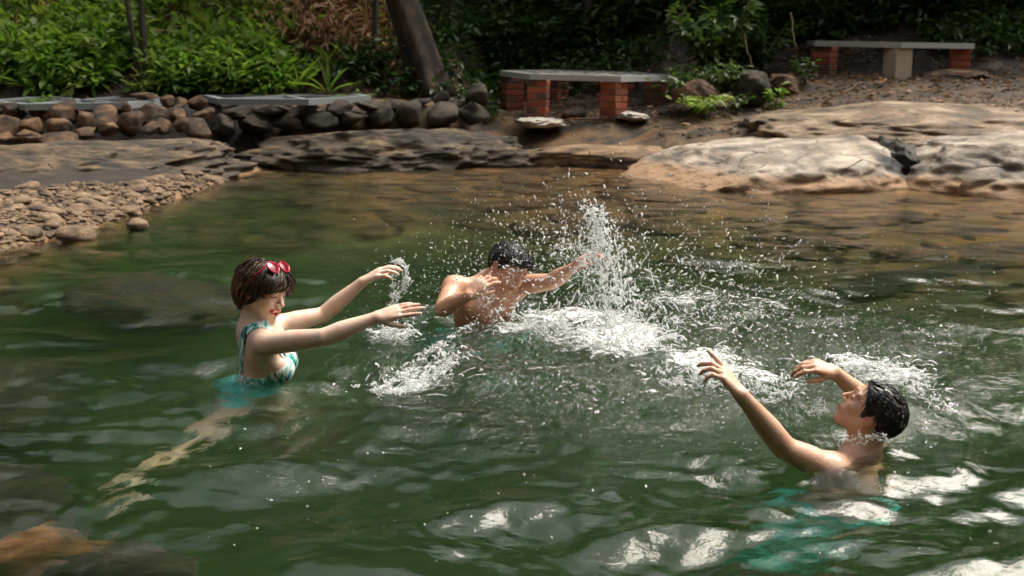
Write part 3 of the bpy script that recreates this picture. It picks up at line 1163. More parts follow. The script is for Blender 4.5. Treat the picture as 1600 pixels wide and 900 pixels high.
def hex_bench(label, cx, cy_, Rd, phi, ztop, mat, tilt, plaster_at=None, skip=()):
    root = empty('hexagonal_bench', (cx, cy_, ztop))
    V = hex_frame(root, Rd, phi, 0.0, 0.062, mat)
    for k in range(6):
        if k in skip:
            continue
        x, y = V[k][0] * 0.84, V[k][1] * 0.84
        zb = hz(cx + x, cy_ + y) - ztop - 0.05
        brick_pillar(root, x, y, -0.064, zb, phi + k * math.pi / 3 + 0.5, k + int(cx * 10), plaster_at == k)
    root.rotation_euler = tilt
    tag(root, label, 'bench')
    return root


t1 = atY(913, 114, 14.55)
hex_bench('blue-grey hexagonal bench on red brick pillars above the brown bank', t1[0], 14.55, 0.97, R(-10), 0.855, M_top2, (0, R(1.2), 0))
t2 = atY(1387, 66, 15.9)
hex_bench('far pale grey hexagonal bench with one plastered pillar, above the pale boulders', t2[0], 15.9, 1.06, R(-98 + 60 * 0), 1.185, M_top2, (0, R(0.9), 0), 0)
# two bench frames lying behind the walls
for px, py, Y, phi, z, lb in ((128, 166, 13.1, R(14), 0.600, 'blue-grey hexagonal steel frame lying behind the brown cobble heap'),
                              (446, 156, 13.6, R(-6), 0.600, 'dark grey-green hexagonal steel frame lying behind the dark stone wall')):
    c = atY(px, py, Y)
    root = empty('steel_frame', (c[0], Y, max(z, hz(c[0], Y) + 0.07)))
    hex_frame(root, 0.92, phi, 0.0, 0.06, M_top, True, False)
    tag(root, lb, 'frame')
# concrete pads under the near bench
for px, py, w, lb in ((842, 188, 66, 'rough pale concrete footing under the front left brick pillar'), (988, 178, 38, 'small pale concrete footing under the front right brick pillar')):
    c = atY(px, py + 4, 13.62)
    k = 13.9 / F
    c[2] = max(hz(c[0], c[1]) + 0.02, c[2])
    v, f = boulder(int(px), (w * k * 0.56, 0.22, 0.05), 4, 0.30, 4, 2.6)
    o = put('concrete_footing', mesh_from('concrete_footing', v, f, True, M_pad), None, c, (0, 0, 0.1))
    tag(o, lb, 'footing')
c = atY(897, 172, 14.0)
v, f = boulder(5, (0.14, 0.12, 0.075), 3, 0.1, 6)
tag(put('stone', mesh_from('stone', v, f, True, M_cob), None, (c[0], c[1], hz(c[0], c[1]) + 0.04)), 'single orange-brown stone lying between the brick pillars of the near bench', 'stone')
for sd, px, py, w, h, Y, lb in ((301, 1085, 148, 60, 34, 13.6, 'low brown rock half hidden by bright leaves'), (302, 1178, 140, 60, 50, 13.7, 'dark upright rock in the leafy clump between the benches'),
                                (303, 1225, 132, 60, 30, 14.2, 'brown rock right of the dark upright rock'), (304, 1500, 120, 110, 18, 15.0, 'thin flat stone slab under the right pillar of the far bench'),
                                (305, 1548, 122, 60, 40, 15.2, 'grey rounded boulder right of the far bench'), (306, 1575, 90, 60, 34, 16.0, 'dim brown boulder at the upper right edge')):
    c = atY(px, py, Y)
    k = Y / ray(px, py)[1] / F
    place_rock('rock', lb, 'rock', sd, c, (w * k * 0.55, w * k * 0.42, h * k * 0.6), (0, 0, sd), M_dcob if sd in (302, 305, 306) else M_cob, 4, 0.26, 9, 1.5)
# ------------------------------------------------------------------ vegetation
def leaf_material(name, cols, rough=0.45, trans=0.35):
    m, N, L, B = material(name)
    at = N.new('ShaderNodeAttribute')
    at.attribute_name = 'tone'
    r = ramp(N, [(i / (len(cols) - 1), c) for i, c in enumerate(cols)])
    L.new(at.outputs['Fac'], r.inputs[0])
    L.new(r.outputs[0], B.inputs['Base Color'])
    B.inputs['Roughness'].default_value = rough
    tr = N.new('ShaderNodeBsdfTranslucent')
    L.new(mixc(N, L, 1.0, r.outputs[0], (1.3, 1.5, 0.7), 'MULTIPLY'), tr.inputs[0])
    mx = N.new('ShaderNodeMixShader')
    mx.inputs[0].default_value = trans
    L.new(B.outputs[0], mx.inputs[1])
    L.new(tr.outputs[0], mx.inputs[2])
    L.new(mx.outputs[0], N['Material Output'].inputs['Surface'])
    return m


M_leaf_lit = leaf_material('sunlit_green_leaf', [(0.030, 0.085, 0.015), (0.075, 0.17, 0.025), (0.16, 0.26, 0.045), (0.28, 0.34, 0.09)], 0.4, 0.5)  # sunlit look put into the leaf colour
M_leaf_dark = leaf_material('dark_green_leaf', [(0.018, 0.040, 0.012), (0.030, 0.065, 0.018), (0.05, 0.10, 0.024), (0.10, 0.14, 0.04)], 0.35)  # darker copy of the leaf greens, shade put into the colour
M_leaf_dry = leaf_material('dry_leaf', [(0.08, 0.042, 0.022), (0.20, 0.10, 0.05), (0.36, 0.19, 0.10), (0.52, 0.34, 0.21)], 0.7, 0.2)
M_bark = plain('dark_bark', (0.045, 0.034, 0.026), 0.85, 0.8, 18.0, 0.9)
M_bark2 = rock_material('brown_bark', (0.085, 0.046, 0.020), (0.024, 0.015, 0.009), (0.006, 0.005, 0.004), 4.0, 0.7, None, None, (3.0, 3.0, 0.7))
M_stick = plain('dry_stick', (0.20, 0.13, 0.08), 0.85, 0.6, 30.0, 0.4)

LEAF_V = np.array([[0, 0, 0], [0.35, 0.19, 0.045], [0.35, -0.19, 0.045], [0.40, 0, 0.0], [0.72, 0.13, 0.02], [0.72, -0.13, 0.02], [1.0, 0, -0.06]])
LEAF_F3 = np.array([[0, 3, 1], [0, 2, 3], [4, 3, 6], [3, 5, 6]])
LEAF_F4 = np.array([[1, 3, 3, 4]])
LEAF_F = np.array([[0, 3, 1], [0, 2, 3], [1, 3, 4], [3, 2, 5], [3, 6, 4], [3, 5, 6]])


def leaves(pos, az, tilt, roll, size, width, droop=0.25):
    """many leaves at once; az = heading, tilt = rise of the midrib"""
    n = len(pos)
    V = np.repeat(LEAF_V[None], n, 0).copy()
    V[:, :, 1] *= np.asarray(width)[:, None]
    V[:, :, 2] -= droop * V[:, :, 0] ** 2
    V *= np.asarray(size)[:, None, None]
    cr, sr = np.cos(roll)[:, None], np.sin(roll)[:, None]
    y, z = V[:, :, 1] * cr - V[:, :, 2] * sr, V[:, :, 1] * sr + V[:, :, 2] * cr
    ct, st = np.cos(tilt)[:, None], np.sin(tilt)[:, None]
    x, z = V[:, :, 0] * ct - z * st, V[:, :, 0] * st + z * ct
    ca, sa = np.cos(az)[:, None], np.sin(az)[:, None]
    out = np.stack([x * ca - y * sa, x * sa + y * ca, z], -1) + np.asarray(pos)[:, None, :]
    Fc = (LEAF_F[None] + (np.arange(n) * len(LEAF_V))[:, None, None]).reshape(-1, 3)
    return out.reshape(-1, 3), Fc


def leaf_mesh(name, mat, pos, az, tilt, roll, size, width, tone, droop=0.25):
    v, f = leaves(pos, az, tilt, roll, size, width, droop)
    me = mesh_from(name, v, f, True, mat)
    color_attr(me, 'tone', np.repeat(np.clip(tone, 0, 1), len(LEAF_V)))
    return me


def clumps(rg, cx, cy_, nl, hmin, hmax, spread, smin, smax, tone_mu, base=None):
    """herbs: each centre throws nl leaves on short stems"""
    n = len(cx)
    z0 = height(cx, cy_) if base is None else base
    h = rg.uniform(hmin, hmax, n)
    N_ = n * nl
    rep = np.repeat(np.arange(n), nl)
    az = rg.uniform(0, 6.283, N_)
    t = rg.random(N_) ** 0.7
    rad = spread * rg.random(N_) * (0.4 + 0.6 * t)
    pos = np.stack([cx[rep] + np.cos(az) * rad, cy_[rep] + np.sin(az) * rad, z0[rep] + h[rep] * t], 1)
    size = rg.uniform(smin, smax, N_) * (0.75 + 0.5 * rg.random(n)[rep])
    tilt = rg.normal(0.25, 0.45, N_)
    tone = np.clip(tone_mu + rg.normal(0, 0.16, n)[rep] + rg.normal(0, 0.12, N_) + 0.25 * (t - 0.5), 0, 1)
    return pos, az, tilt, rg.normal(0, 0.5, N_), size, rg.uniform(0.75, 1.35, N_), tone


def cat(*a):
    return [np.concatenate(x) for x in zip(*a)]


rg = np.random.default_rng(5)
# sunlit herb slope at the left
cx = rg.uniform(-7.5, -1.6, 5200)
cy_ = 13.75 + 3.3 * rg.random(5200) ** 1.2
dens = fbm2(cx * 0.55, cy_ * 0.8, 3, 200.0)
gap = (dens > -0.06) & ~((cx > -2.9) & (cy_ > 15.0) & (dens < 0.12))
cx, cy_ = cx[gap], cy_[gap]
brown = ((np.abs(cx + 2.1) < 0.55) & (cy_ > 14.4)) | ((np.abs(cx + 5.5) < 0.5) & (cy_ > 14.6)) | ((np.abs(cx + 3.55) < 0.30) & (cy_ > 14.9))
keep = ~brown | (rg.random(len(cx)) < 0.16)
cx, cy_ = cx[keep], cy_[keep]
patch = fbm2(cx * 1.1, cy_ * 1.4, 3, 240.0)
A = clumps(rg, cx, cy_, 12, 0.05, 0.44, 0.17, 0.055, 0.17, 0.62)
A = list(A)
A[6] = np.clip(A[6] + 0.55 * np.repeat(patch, 12), 0, 1)
gx_, gy_ = rg.uniform(-7.2, -1.7, 230), rg.uniform(13.8, 16.2, 230)
G = list(clumps(rg, gx_, gy_, 10, 0.02, 0.12, 0.05, 0.22, 0.42, 0.7))
G[2] = rg.normal(0.95, 0.3, len(G[2]))
G[5] = np.full(len(G[5]), 0.22)
A = cat(A, G)
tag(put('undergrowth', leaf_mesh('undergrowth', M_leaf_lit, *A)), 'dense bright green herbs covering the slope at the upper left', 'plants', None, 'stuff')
# dark undergrowth behind the benches
cx = rg.uniform(-2.2, 9.5, 8200)
cy_ = 16.3 + 3.6 * rg.random(8200)
cy_ = np.where(cx > 3.0, cy_ + 0.5, cy_)
ok = fbm2(cx * 0.6, cy_ * 0.6, 3, 210.0) > -0.28
cx, cy_ = cx[ok], cy_[ok]
A = clumps(rg, cx, cy_, 13, 0.15, 0.65, 0.25, 0.07, 0.17, 0.35)
# low dark plants round the bench pillars and tree foot
cx = np.concatenate([rg.uniform(-2.4, 1.9, 420), rg.uniform(-2.4, -0.2, 240), rg.uniform(5.2, 9.0, 900)])
cy_ = np.concatenate([rg.uniform(15.2, 16.6, 420), rg.uniform(14.0, 15.6, 240), rg.uniform(15.6, 17.8, 900)])
A2 = clumps(rg, cx, cy_, 11, 0.05, 0.34, 0.17, 0.06, 0.13, 0.30)
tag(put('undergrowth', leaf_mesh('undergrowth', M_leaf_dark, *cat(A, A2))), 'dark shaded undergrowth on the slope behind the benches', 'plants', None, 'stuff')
# unseen far forest up the hill, raised to hide low sky
cx = rg.uniform(-40, 40, 5200)
cy_ = rg.uniform(19, 62, 5200)
A = clumps(rg, cx, cy_, 8, 0.5, 8.0, 1.3, 0.5, 1.2, 0.35)
tag(put('undergrowth', leaf_mesh('undergrowth', M_leaf_dark, *A)), 'unseen forest thicket on the hill, raised to block low sky', 'plants', None, 'stuff')
# woods added behind the camera to block low sky light
cx = rg.uniform(-22, 22, 1500)
cy_ = rg.uniform(-13, -6.0, 1500)
A = clumps(rg, cx, cy_, 18, 3.0, 10.5, 1.5, 0.45, 0.95, 0.4)
tag(put('forest', leaf_mesh('forest', M_leaf_dark, *A)), 'unseen woods added on the near bank to block low sky light', 'woods', None, 'stuff')
# leaves added above the view at the left, keeping sky off the water
cx = rg.uniform(-17, -5.0, 800)
cy_ = rg.uniform(16.0, 23.0, 800)
A = clumps(rg, cx, cy_, 16, 0.5, 7.5, 1.1, 0.3, 0.6, 0.35, height(cx, cy_) + 2.4)
tag(put('forest', leaf_mesh('forest', M_leaf_dark, *A)), 'unseen treetops added above the herb slope to keep sky off the water', 'woods', None, 'stuff')
# leaf litter and twigs on the banks
n = 15000
lx, ly = rg.uniform(-7, 7.5, n), rg.uniform(12.5, 18.5, n)
d = ly - shore(lx)
wgt = (d > 0.9) & (height(lx, ly) > 0.2) & ((lx > -0.6) | (ly > 13.7))
lx, ly = lx[wgt], ly[wgt]
n = len(lx)
pos = np.stack([lx, ly, height(lx, ly) + 0.015], 1)
B1 = (pos, rg.uniform(0, 6.28, n), rg.normal(0.05, 0.25, n), rg.normal(0, 0.5, n), rg.uniform(0.04, 0.11, n), rg.uniform(0.5, 1.2, n), 0.75 * rg.random(n) ** 2.2)
# hanging dry leaves and grass in the middle of the lit slope
n = 5200
cxx = rg.normal(-2.1, 0.34, n)
cyy = rg.uniform(14.5, 16.2, n)
pos = np.stack([cxx, cyy, height(cxx, cyy) + rg.uniform(0.02, 0.45, n)], 1)
B2 = (pos, rg.uniform(0, 6.28, n), rg.normal(-0.5, 0.5, n), rg.normal(0, 0.6, n), rg.uniform(0.07, 0.2, n), rg.uniform(0.25, 0.8, n), rg.uniform(0.3, 1, n))
n = 1500
cxx = np.concatenate([rg.normal(-3.6, 0.5, n // 2), rg.normal(-5.4, 0.4, n // 2)])
cyy = rg.uniform(14.6, 16.4, n)
pos = np.stack([cxx, cyy, height(cxx, cyy) + rg.uniform(0.05, 0.32, n)], 1)
B3 = (pos, rg.uniform(0, 6.28, n), rg.normal(-0.4, 0.5, n), rg.normal(0, 0.6, n), rg.uniform(0.06, 0.16, n), rg.uniform(0.3, 0.9, n), rg.uniform(0.1, 0.7, n))
tag(put('leaf_litter', leaf_mesh('leaf_litter', M_leaf_dry, *cat(B1, B2, B3))), 'dry brown leaves fallen over the slope and under the benches', 'leaves', None, 'stuff')


def plant(label, px, py, Y, h, sp, nst, size, mat, tone, seed, name='leafy_plant', zoff=0.0):
    """a few arching stems with leaves set along them"""
    rg = np.random.default_rng(seed)
    c = atY(px, py, Y)
    z0 = hz(c[0], Y)
    z0 = max(z0, c[2]) + zoff
    root = empty(name, (c[0], Y, z0))
    g = Geo()
    P, AZ, TI, SZ, TN = [], [], [], [], []
    for s_ in range(nst):
        a = rg.uniform(0, 6.28)
        lean = rg.uniform(0.1, 1.0) * sp
        hh = h * rg.uniform(0.6, 1.0)
        pts = []
        for u in np.linspace(0, 1, 7):
            pts.append([math.cos(a) * lean * u ** 1.4, math.sin(a) * lean * u ** 1.4, hh * (u - 0.18 * u * u)])
        v, f = tube(pts, np.linspace(0.006, 0.002, 7), 5)
        g.add(v, f)
        pts = np.array(pts)
        for u in np.linspace(0.2, 1.0, max(4, int(hh / 0.055))):
            p = np.array([np.interp(u, np.linspace(0, 1, 7), pts[:, k]) for k in range(3)])
            for sd in (-1, 1):
                P.append(p)
                AZ.append(a + sd * rg.uniform(0.5, 1.3))
                TI.append(rg.normal(0.15, 0.35))
                SZ.append(size * rg.uniform(0.6, 1.15))
                TN.append(tone + rg.normal(0, 0.14))
    put('stems', g.mesh('stems', M_stick if mat is M_leaf_dry else M_leaf_stem), root)
    n = len(P)
    put('foliage', leaf_mesh('foliage', mat, np.array(P), np.array(AZ), np.array(TI), rg.normal(0, 0.4, n), np.array(SZ), rg.uniform(0.9, 1.5, n), np.array(TN)), root)
    tag(root, label, 'plant')
    return root


M_leaf_stem = plain('green_stem', (0.06, 0.08, 0.03), 0.6, 0.3, 20.0, 0.1)
plant('tall broad-leaved shrub standing right of the near bench', 1120, 150, 14.6, 1.15, 0.55, 22, 0.17, M_leaf_dark, 0.75, 1)
plant('dense low bush spreading at the right end of the near bench', 1070, 150, 14.3, 0.42, 0.40, 22, 0.09, M_leaf_dark, 0.55, 2)
plant('pale yellow-green broadleaf seedlings in front of the low brown rock', 1098, 174, 13.30, 0.20, 0.34, 18, 0.115, M_leaf_lit, 0.98, 3)
plant('bright green seedling hugging the right side of the dark upright rock', 1212, 172, 13.5, 0.30, 0.10, 5, 0.115, M_leaf_lit, 0.62, 4)
plant('small green weed below the left end of the far bench', 1258, 132, 14.4, 0.38, 0.20, 7, 0.095, M_leaf_dark, 0.85, 5)
plant('leafy weed in front of the dark upright rock', 1150, 172, 13.42, 0.20, 0.16, 8, 0.07, M_leaf_dark, 0.75, 6)
plant('dark green bush behind the shrub beside the far bench', 1190, 110, 15.6, 0.8, 0.6, 20, 0.12, M_leaf_dark, 0.45, 7)
plant('ferny green bush covering the back of the low brown rock', 1060, 155, 13.75, 0.34, 0.34, 18, 0.10, M_leaf_dark, 0.8, 12)
plant('round-leaved bush between the low brown rock and the dark upright rock', 1135, 150, 13.75, 0.42, 0.30, 18, 0.10, M_leaf_dark, 0.85, 13)
plant('tall pale-leaved herb standing out of the bright slope at the left', 142, 128, 14.0, 0.62, 0.12, 6, 0.12, M_leaf_lit, 0.95, 8)
plant('grass-green weed below the brown cobbles at the left edge of the frame', 62, 178, 12.75, 0.22, 0.16, 10, 0.07, M_leaf_lit, 0.6, 9)
plant('dark bush left of the leaning tree trunk', 560, 140, 14.3, 0.55, 0.5, 22, 0.10, M_leaf_dark, 0.65, 10)
plant('leafy sapling between the leaning tree and the near bench', 735, 70, 16.0, 0.6, 0.5, 14, 0.12, M_leaf_dark, 0.6, 11)


# ------------------------------------------------------------------ trees
def tree(label, px, py, Y, top, r0, lean, crown_w, crown_r, nleaf, size, mat, bark, seed, flutes=0.0, name='forest_tree'):
    rg = np.random.default_rng(seed)
    c = atY(px, py, Y)
    z0 = hz(c[0], Y) - 0.1
    root = empty(name, (c[0], Y, z0))
    crown_c = np.asarray(crown_w, float) - np.array([c[0], Y, z0])
    n = 40
    u = np.linspace(0, 1, n)
    cen = np.stack([lean[0] * u + 0.05 * np.sin(u * 9 + seed), lean[1] * u + 0.05 * np.cos(u * 7 + seed), top * u], 1)
    hh = cen[:, 2]
    rad = r0 * (1 - 0.55 * u) * (1 + 0.75 * np.exp(-hh / 0.20) * (0.55 if flutes else 0.4))
    v, f = tube(cen, rad, 20 if flutes else 10)
    if flutes:
        k = np.arange(len(v) - 2)
        row, ang = k // 20, (k % 20) / 20 * 2 * np.pi
        w = flutes * np.exp(-hh[row] / 0.9)[:, None] + 0.04
        dirv = v[:-2] - cen[row]
        wob = (np.sin(ang * 4 + 1.0 + hh[row] * 1.5) * 0.7 + 0.5 * perlin(np.stack([np.cos(ang) * 2, np.sin(ang) * 2, hh[row] * 3], 1)))[:, None]
        v[:-2] += dirv * w * wob
    put('trunk', mesh_from('trunk', v, f, True, bark), root)
    # limbs
    g = Geo()
    tips = []
    for i in range(9 if nleaf else 0):
        u0 = rg.uniform(0.55, 0.98)
        p0 = np.array([np.interp(u0, u, cen[:, q]) for q in range(3)])
        tgt = np.asarray(crown_c) + rg.normal(size=3) * np.asarray(crown_r) * 0.5
        mid = (p0 + tgt) / 2 + rg.normal(size=3) * 0.2
        ts = np.linspace(0, 1, 7)[:, None]
        pts = (1 - ts) ** 2 * p0 + 2 * ts * (1 - ts) * mid + ts ** 2 * tgt
        vv, ff = tube(pts, np.linspace(r0 * 0.32, 0.012, 7), 6)
        g.add(vv, ff)
        tips.append(tgt)
    if nleaf:
        put('limbs', g.mesh('limbs', bark), root)
        # clumped crown above the view, placed for the shade it casts
        nc = max(24, nleaf // 70)
        cc = rg.normal(size=(nc, 3))
        cc /= np.linalg.norm(cc, axis=1)[:, None]
        cc = cc * (rg.random(nc) ** 0.45)[:, None] * np.asarray(crown_r) + np.asarray(crown_c)
        rep = rg.integers(0, nc, nleaf)
        pos = cc[rep] + rg.normal(size=(nleaf, 3)) * np.array([0.42, 0.42, 0.26])
        me = leaf_mesh('crown', mat, pos, rg.uniform(0, 6.28, nleaf), rg.normal(-0.2, 0.5, nleaf), rg.normal(0, 0.6, nleaf), rg.uniform(0.6, 1.2, nleaf) * size, rg.uniform(0.8, 1.4, nleaf), rg.random(nleaf))
        put('crown', me, root)
    tag(root, label, 'tree')
    return root


tree('thick leaning tree with a fluted brown trunk above the dark stone wall', 668, 165, 14.25, 5.6, 0.185, (-1.5, 0.6), (-1.8, 16.0, 5.8), (1.6, 1.0, 0.8), 2500, 0.22, M_leaf_dark, M_bark2, 1, 0.30)
tree('thinner of two dark saplings side by side on the left slope', 217, 140, 14.0, 5.0, 0.028, (-0.25, 0.2), (-6.0, 15.6, 5.2), (1.6, 1.0, 0.8), 700, 0.18, M_leaf_dark, M_bark, 2)
tree('thicker of two dark saplings side by side on the left slope', 232, 140, 14.1, 5.4, 0.038, (0.1, 0.3), (-3.4, 16.2, 5.6), (1.2, 0.8, 0.7), 600, 0.18, M_leaf_dark, M_bark, 3)
tree('thin straight dark trunk just left of the leaning tree', 594, 145, 14.6, 6.0, 0.036, (0.05, 0.2), (-0.4, 17.0, 6.2), (1.6, 1.2, 0.9), 3000, 0.20, M_leaf_dark, M_bark, 4)
tree('dark straight tree trunk behind the near bench', 915, 100, 16.6, 6.0, 0.055, (0.3, -0.8), (2.4, 17.4, 5.2), (2.2, 1.5, 1.0), 6500, 0.24, M_leaf_dark, M_bark, 5)
tree('dim tree trunk in the shade above the shrub between the benches', 1165, 60, 17.4, 6.5, 0.09, (0.6, -0.8), (4.4, 17.6, 5.4), (2.0, 1.5, 1.0), 7000, 0.24, M_leaf_dark, M_bark, 6)
tree('dim tree trunk in the dark thicket above the far bench', 1440, 40, 18.4, 6.5, 0.10, (0.4, -1.0), (6.8, 18.0, 5.3), (2.4, 1.8, 1.1), 7500, 0.24, M_leaf_dark, M_bark, 7)
tree('dim tree trunk at the dark upper right corner', 1585, 40, 18.0, 6.5, 0.11, (1.4, -1.4), (9.2, 18.2, 5.4), (2.4, 1.8, 1.1), 6500, 0.24, M_leaf_dark, M_bark, 8)

# fallen sticks and lianas
for lb, pts, r in (('bare stick lying on the bank below the far bench', [(1300, 172, 13.8), (1325, 160, 14.0), (1345, 146, 14.3)], 0.010),
                   ('curved bare branch lying on the pale boulder', [(1405, 205, 12.5), (1432, 192, 12.6), (1447, 175, 12.8), (1450, 160, 12.9)], 0.012),
                   ('thin brown root lying in front of the single orange-brown stone', [(880, 187, 13.75), (930, 187, 13.7), (965, 183, 13.7), (985, 186, 13.6)], 0.014),
                   ('pale bent stalk hanging over the dark stone wall', [(357, 158, 13.0), (365, 172, 12.8), (385, 182, 12.7), (415, 192, 12.6)], 0.007),
                   ('pale dead stalk leaning behind the leafy clump', [(1163, 50, 14.5), (1166, 75, 14.4), (1176, 102, 14.3)], 0.010),
                   ('dry stick slanting in the thicket left of the shrub', [(1050, 40, 16.0), (1075, 10, 16.2), (1100, -20, 16.4)], 0.014),
                   ('pale broken branch across the lit slope beside the saplings', [(236, 52, 14.4), (262, 46, 14.5), (290, 40, 14.6)], 0.014),
                   ('long dead stem leaning by the left end of the far bench', [(1234, 20, 15.2), (1240, 50, 15.0), (1243, 78, 14.8)], 0.009)):
    P = [atY(*p) for p in pts]
    for p, (a, b, y) in zip(P, pts):
        if b > 140:
            p[2] = max(p[2], hz(p[0], p[1]) + 0.02)
    P = np.array(P)
    tt = np.linspace(0, len(P) - 1, 12)
    PP = np.stack([np.interp(tt, np.arange(len(P)), P[:, k]) for k in range(3)], 1)
    PP += np.random.default_rng(len(lb)).normal(0, 0.006, PP.shape)
    v, f = tube(PP - P[0], np.linspace(r, r * 0.55, 12), 6)
    tag(put('stick', mesh_from('stick', v, f, True, M_stick), None, P[0]), lb, 'stick')
# ================================================================== PEOPLE
def skin_material(name, base, deep):
    m, N, L, B = material(name)
    at = N.new('ShaderNodeAttribute')
    at.attribute_name = 'tint'
    co = geo_coord(N, L)
    n1 = noise(N, L, 9.0, 4, 0.55, co)
    n2 = noise(N, L, 60.0, 4, 0.6, co)
    c = mixc(N, L, ramp_out(N, L, n1.outputs[0], 0.35, 0.7), base, deep)
    c = mixc(N, L, 0.30, c, n2.outputs['Color'], 'SOFT_LIGHT')
    n4 = noise(N, L, 24.0, 5, 0.6, co)
    c = mixc(N, L, ramp_out(N, L, n4.outputs[0], 0.50, 0.85), c, (base[0], base[1] * 0.72, base[2] * 0.66))
    c = mixc(N, L, 1.0, c, at.outputs['Color'], 'MULTIPLY')
    L.new(c, B.inputs['Base Color'])
    B.inputs['Subsurface Weight'].default_value = 0.12
    B.inputs['Subsurface Radius'].default_value = (1.0, 0.35, 0.2)
    B.inputs['Subsurface Scale'].default_value = 0.012
    wet = noise(N, L, 14.0, 3, 0.5, co)
    r = ramp(N, [(0.35, (0.38,) * 3), (0.65, (0.60,) * 3)])
    L.new(wet.outputs[0], r.inputs[0])
    L.new(r.outputs[0], B.inputs['Roughness'])
    B.inputs['Specular IOR Level'].default_value = 0.5
    B.inputs['Coat Weight'].default_value = 0.12
    B.inputs['Coat Roughness'].default_value = 0.15
    L.new(bump(N, L, n2.outputs[0], 0.25, 0.004), B.inputs['Normal'])
    return m


def ramp_out(N, L, fac, a, b):
    r = N.new('ShaderNodeMapRange')
    r.inputs[1].default_value = a
    r.inputs[2].default_value = b
    L.new(fac, r.inputs[0])
    return r.outputs[0]


def hair_material(name, dark, mid, rough=0.35):
    m, N, L, B = material(name)
    at = N.new('ShaderNodeAttribute')
    at.attribute_name = 'tint'
    L.new(mixc(N, L, at.outputs['Fac'], dark, mid), B.inputs['Base Color'])
    B.inputs['Roughness'].default_value = rough
    B.inputs['Specular IOR Level'].default_value = 0.5
    return m


def print_fabric(name):
    """white, mint and teal brush strokes with navy leaves"""
    m, N, L, B = material(name)
    co = geo_coord(N, L, ((1, 1, 0.55), (0.3, 0.9, 0.5)))
    n1 = noise(N, L, 22.0, 2, 0.5, co, 1.2)
    n2 = noise(N, L, 26.0, 2, 0.5, geo_coord(N, L, ((1.6, 1, 0.6), (1.2, 0.2, 0.9))), 1.6)
    r1 = ramp(N, [(0.0, (0.01, 0.22, 0.20)), (0.46, (0.02, 0.40, 0.37)), (0.51, (0.25, 0.62, 0.50)), (0.57, (0.74, 0.80, 0.77))])
    L.new(n1.outputs[0], r1.inputs[0])
    r2 = ramp(N, [(0.0, (1, 1, 1)), (0.36, (1, 1, 1)), (0.40, (0, 0, 0))])
    L.new(n2.outputs[0], r2.inputs[0])
    L.new(mixc(N, L, r2.outputs[0], r1.outputs[0], (0.010, 0.022, 0.035)), B.inputs['Base Color'])
    B.inputs['Roughness'].default_value = 0.55
    return m


def teal_fabric(name):
    m, N, L, B = material(name)
    n1 = noise(N, L, 30.0, 3, 0.6, geo_coord(N, L), 1.0)
    r1 = ramp(N, [(0.32, (0.005, 0.34, 0.33)), (0.42, (0.01, 0.62, 0.60)), (0.54, (0.05, 0.75, 0.72)), (0.62, (0.50, 0.88, 0.86))])
    L.new(n1.outputs[0], r1.inputs[0])
    L.new(r1.outputs[0], B.inputs['Base Color'])
    B.inputs['Roughness'].default_value = 0.6
    return m


def add_head(fd, C, M, s, female=False, smile=False):
    T = lambda p: C + M @ (np.asarray(p, float) * s)
    E = lambda c, r, k=0.02, op='u', rot=None: fd.ell(T(c), np.asarray(r, float) * s, M if rot is None else M @ rot, k * s, op)
    K = lambda a, b, ra, rb, k=0.015, op='u': fd.cone(T(a), T(b), ra * s, rb * s, k * s, op)
    E((-0.014, 0, 0.030), (0.090, 0.074, 0.080))
    E((0.034, 0, 0.036), (0.054, 0.062, 0.060), 0.03)
    E((0.036, 0, -0.032), (0.052, 0.052, 0.064), 0.03)
    for y in (-1, 1):
        K((-0.006, y * 0.051, -0.034), (0.060, y * 0.012, -0.090), 0.020 if female else 0.023, 0.015, 0.025)
        E((0.056, y * 0.039, -0.014), (0.026, 0.022, 0.021), 0.02)
        if smile:
            E((0.070, y * 0.036, -0.030), (0.017, 0.016, 0.014), 0.014)
        K((0.089, y * 0.010, 0.031), (0.076, y * 0.050, 0.032), 0.007 if female else 0.010, 0.008, 0.014)
    E((0.070, 0, -0.090), (0.018, 0.020, 0.016), 0.018)
    E((0.074, 0, -0.054), (0.022, 0.027, 0.024), 0.02)
    for y in (-1, 1):
        E((0.104, y * 0.034, 0.012), (0.017, 0.017, 0.010), 0.014, 's')
        E((0.0785, y * 0.032, 0.010), (0.0145, 0.0165, 0.0125), 0.005)
    K((0.088, 0, 0.020), (0.110, 0, -0.020), 0.0065, 0.0105, 0.012)
    for y in (-1, 1):
        E((0.099, y * 0.0125, -0.025), (0.009, 0.007, 0.007), 0.006)
        rot = np.array(Matrix.Rotation(R(-14), 3, 'Y'))
        E((-0.010, y * 0.076, -0.002), (0.019, 0.0085, 0.031), 0.006, 'u', rot)
        E((-0.004, y * 0.087, 0.004), (0.009, 0.007, 0.017), 0.004, 's', rot)
    if smile:
        E((0.102, 0, -0.058), (0.020, 0.022, 0.0085), 0.004, 's')
        E((0.088, 0, -0.054), (0.006, 0.020, 0.0055), 0.002)
        pts = [(0.090 + 0.007 * math.cos(a) ** 2 * 0 + 0.008 * (1 - math.cos(a) ** 2 * 0.9), 0.027 * math.cos(a), -0.057 + 0.0130 * math.sin(a) + 0.006 * math.cos(a) ** 2) for a in np.linspace(0, 2 * np.pi, 13)]
        for a, b in zip(pts[:-1], pts[1:]):
            K(a, b, 0.0036, 0.0036, 0.003)
    else:
        for z, r in ((-0.0525, 0.0045), (-0.0605, 0.0055)):
            K((0.0945, 0, z), (0.085, 0.021, -0.056), r, 0.003, 0.004)
            K((0.0945, 0, z), (0.085, -0.021, -0.056), r, 0.003, 0.004)


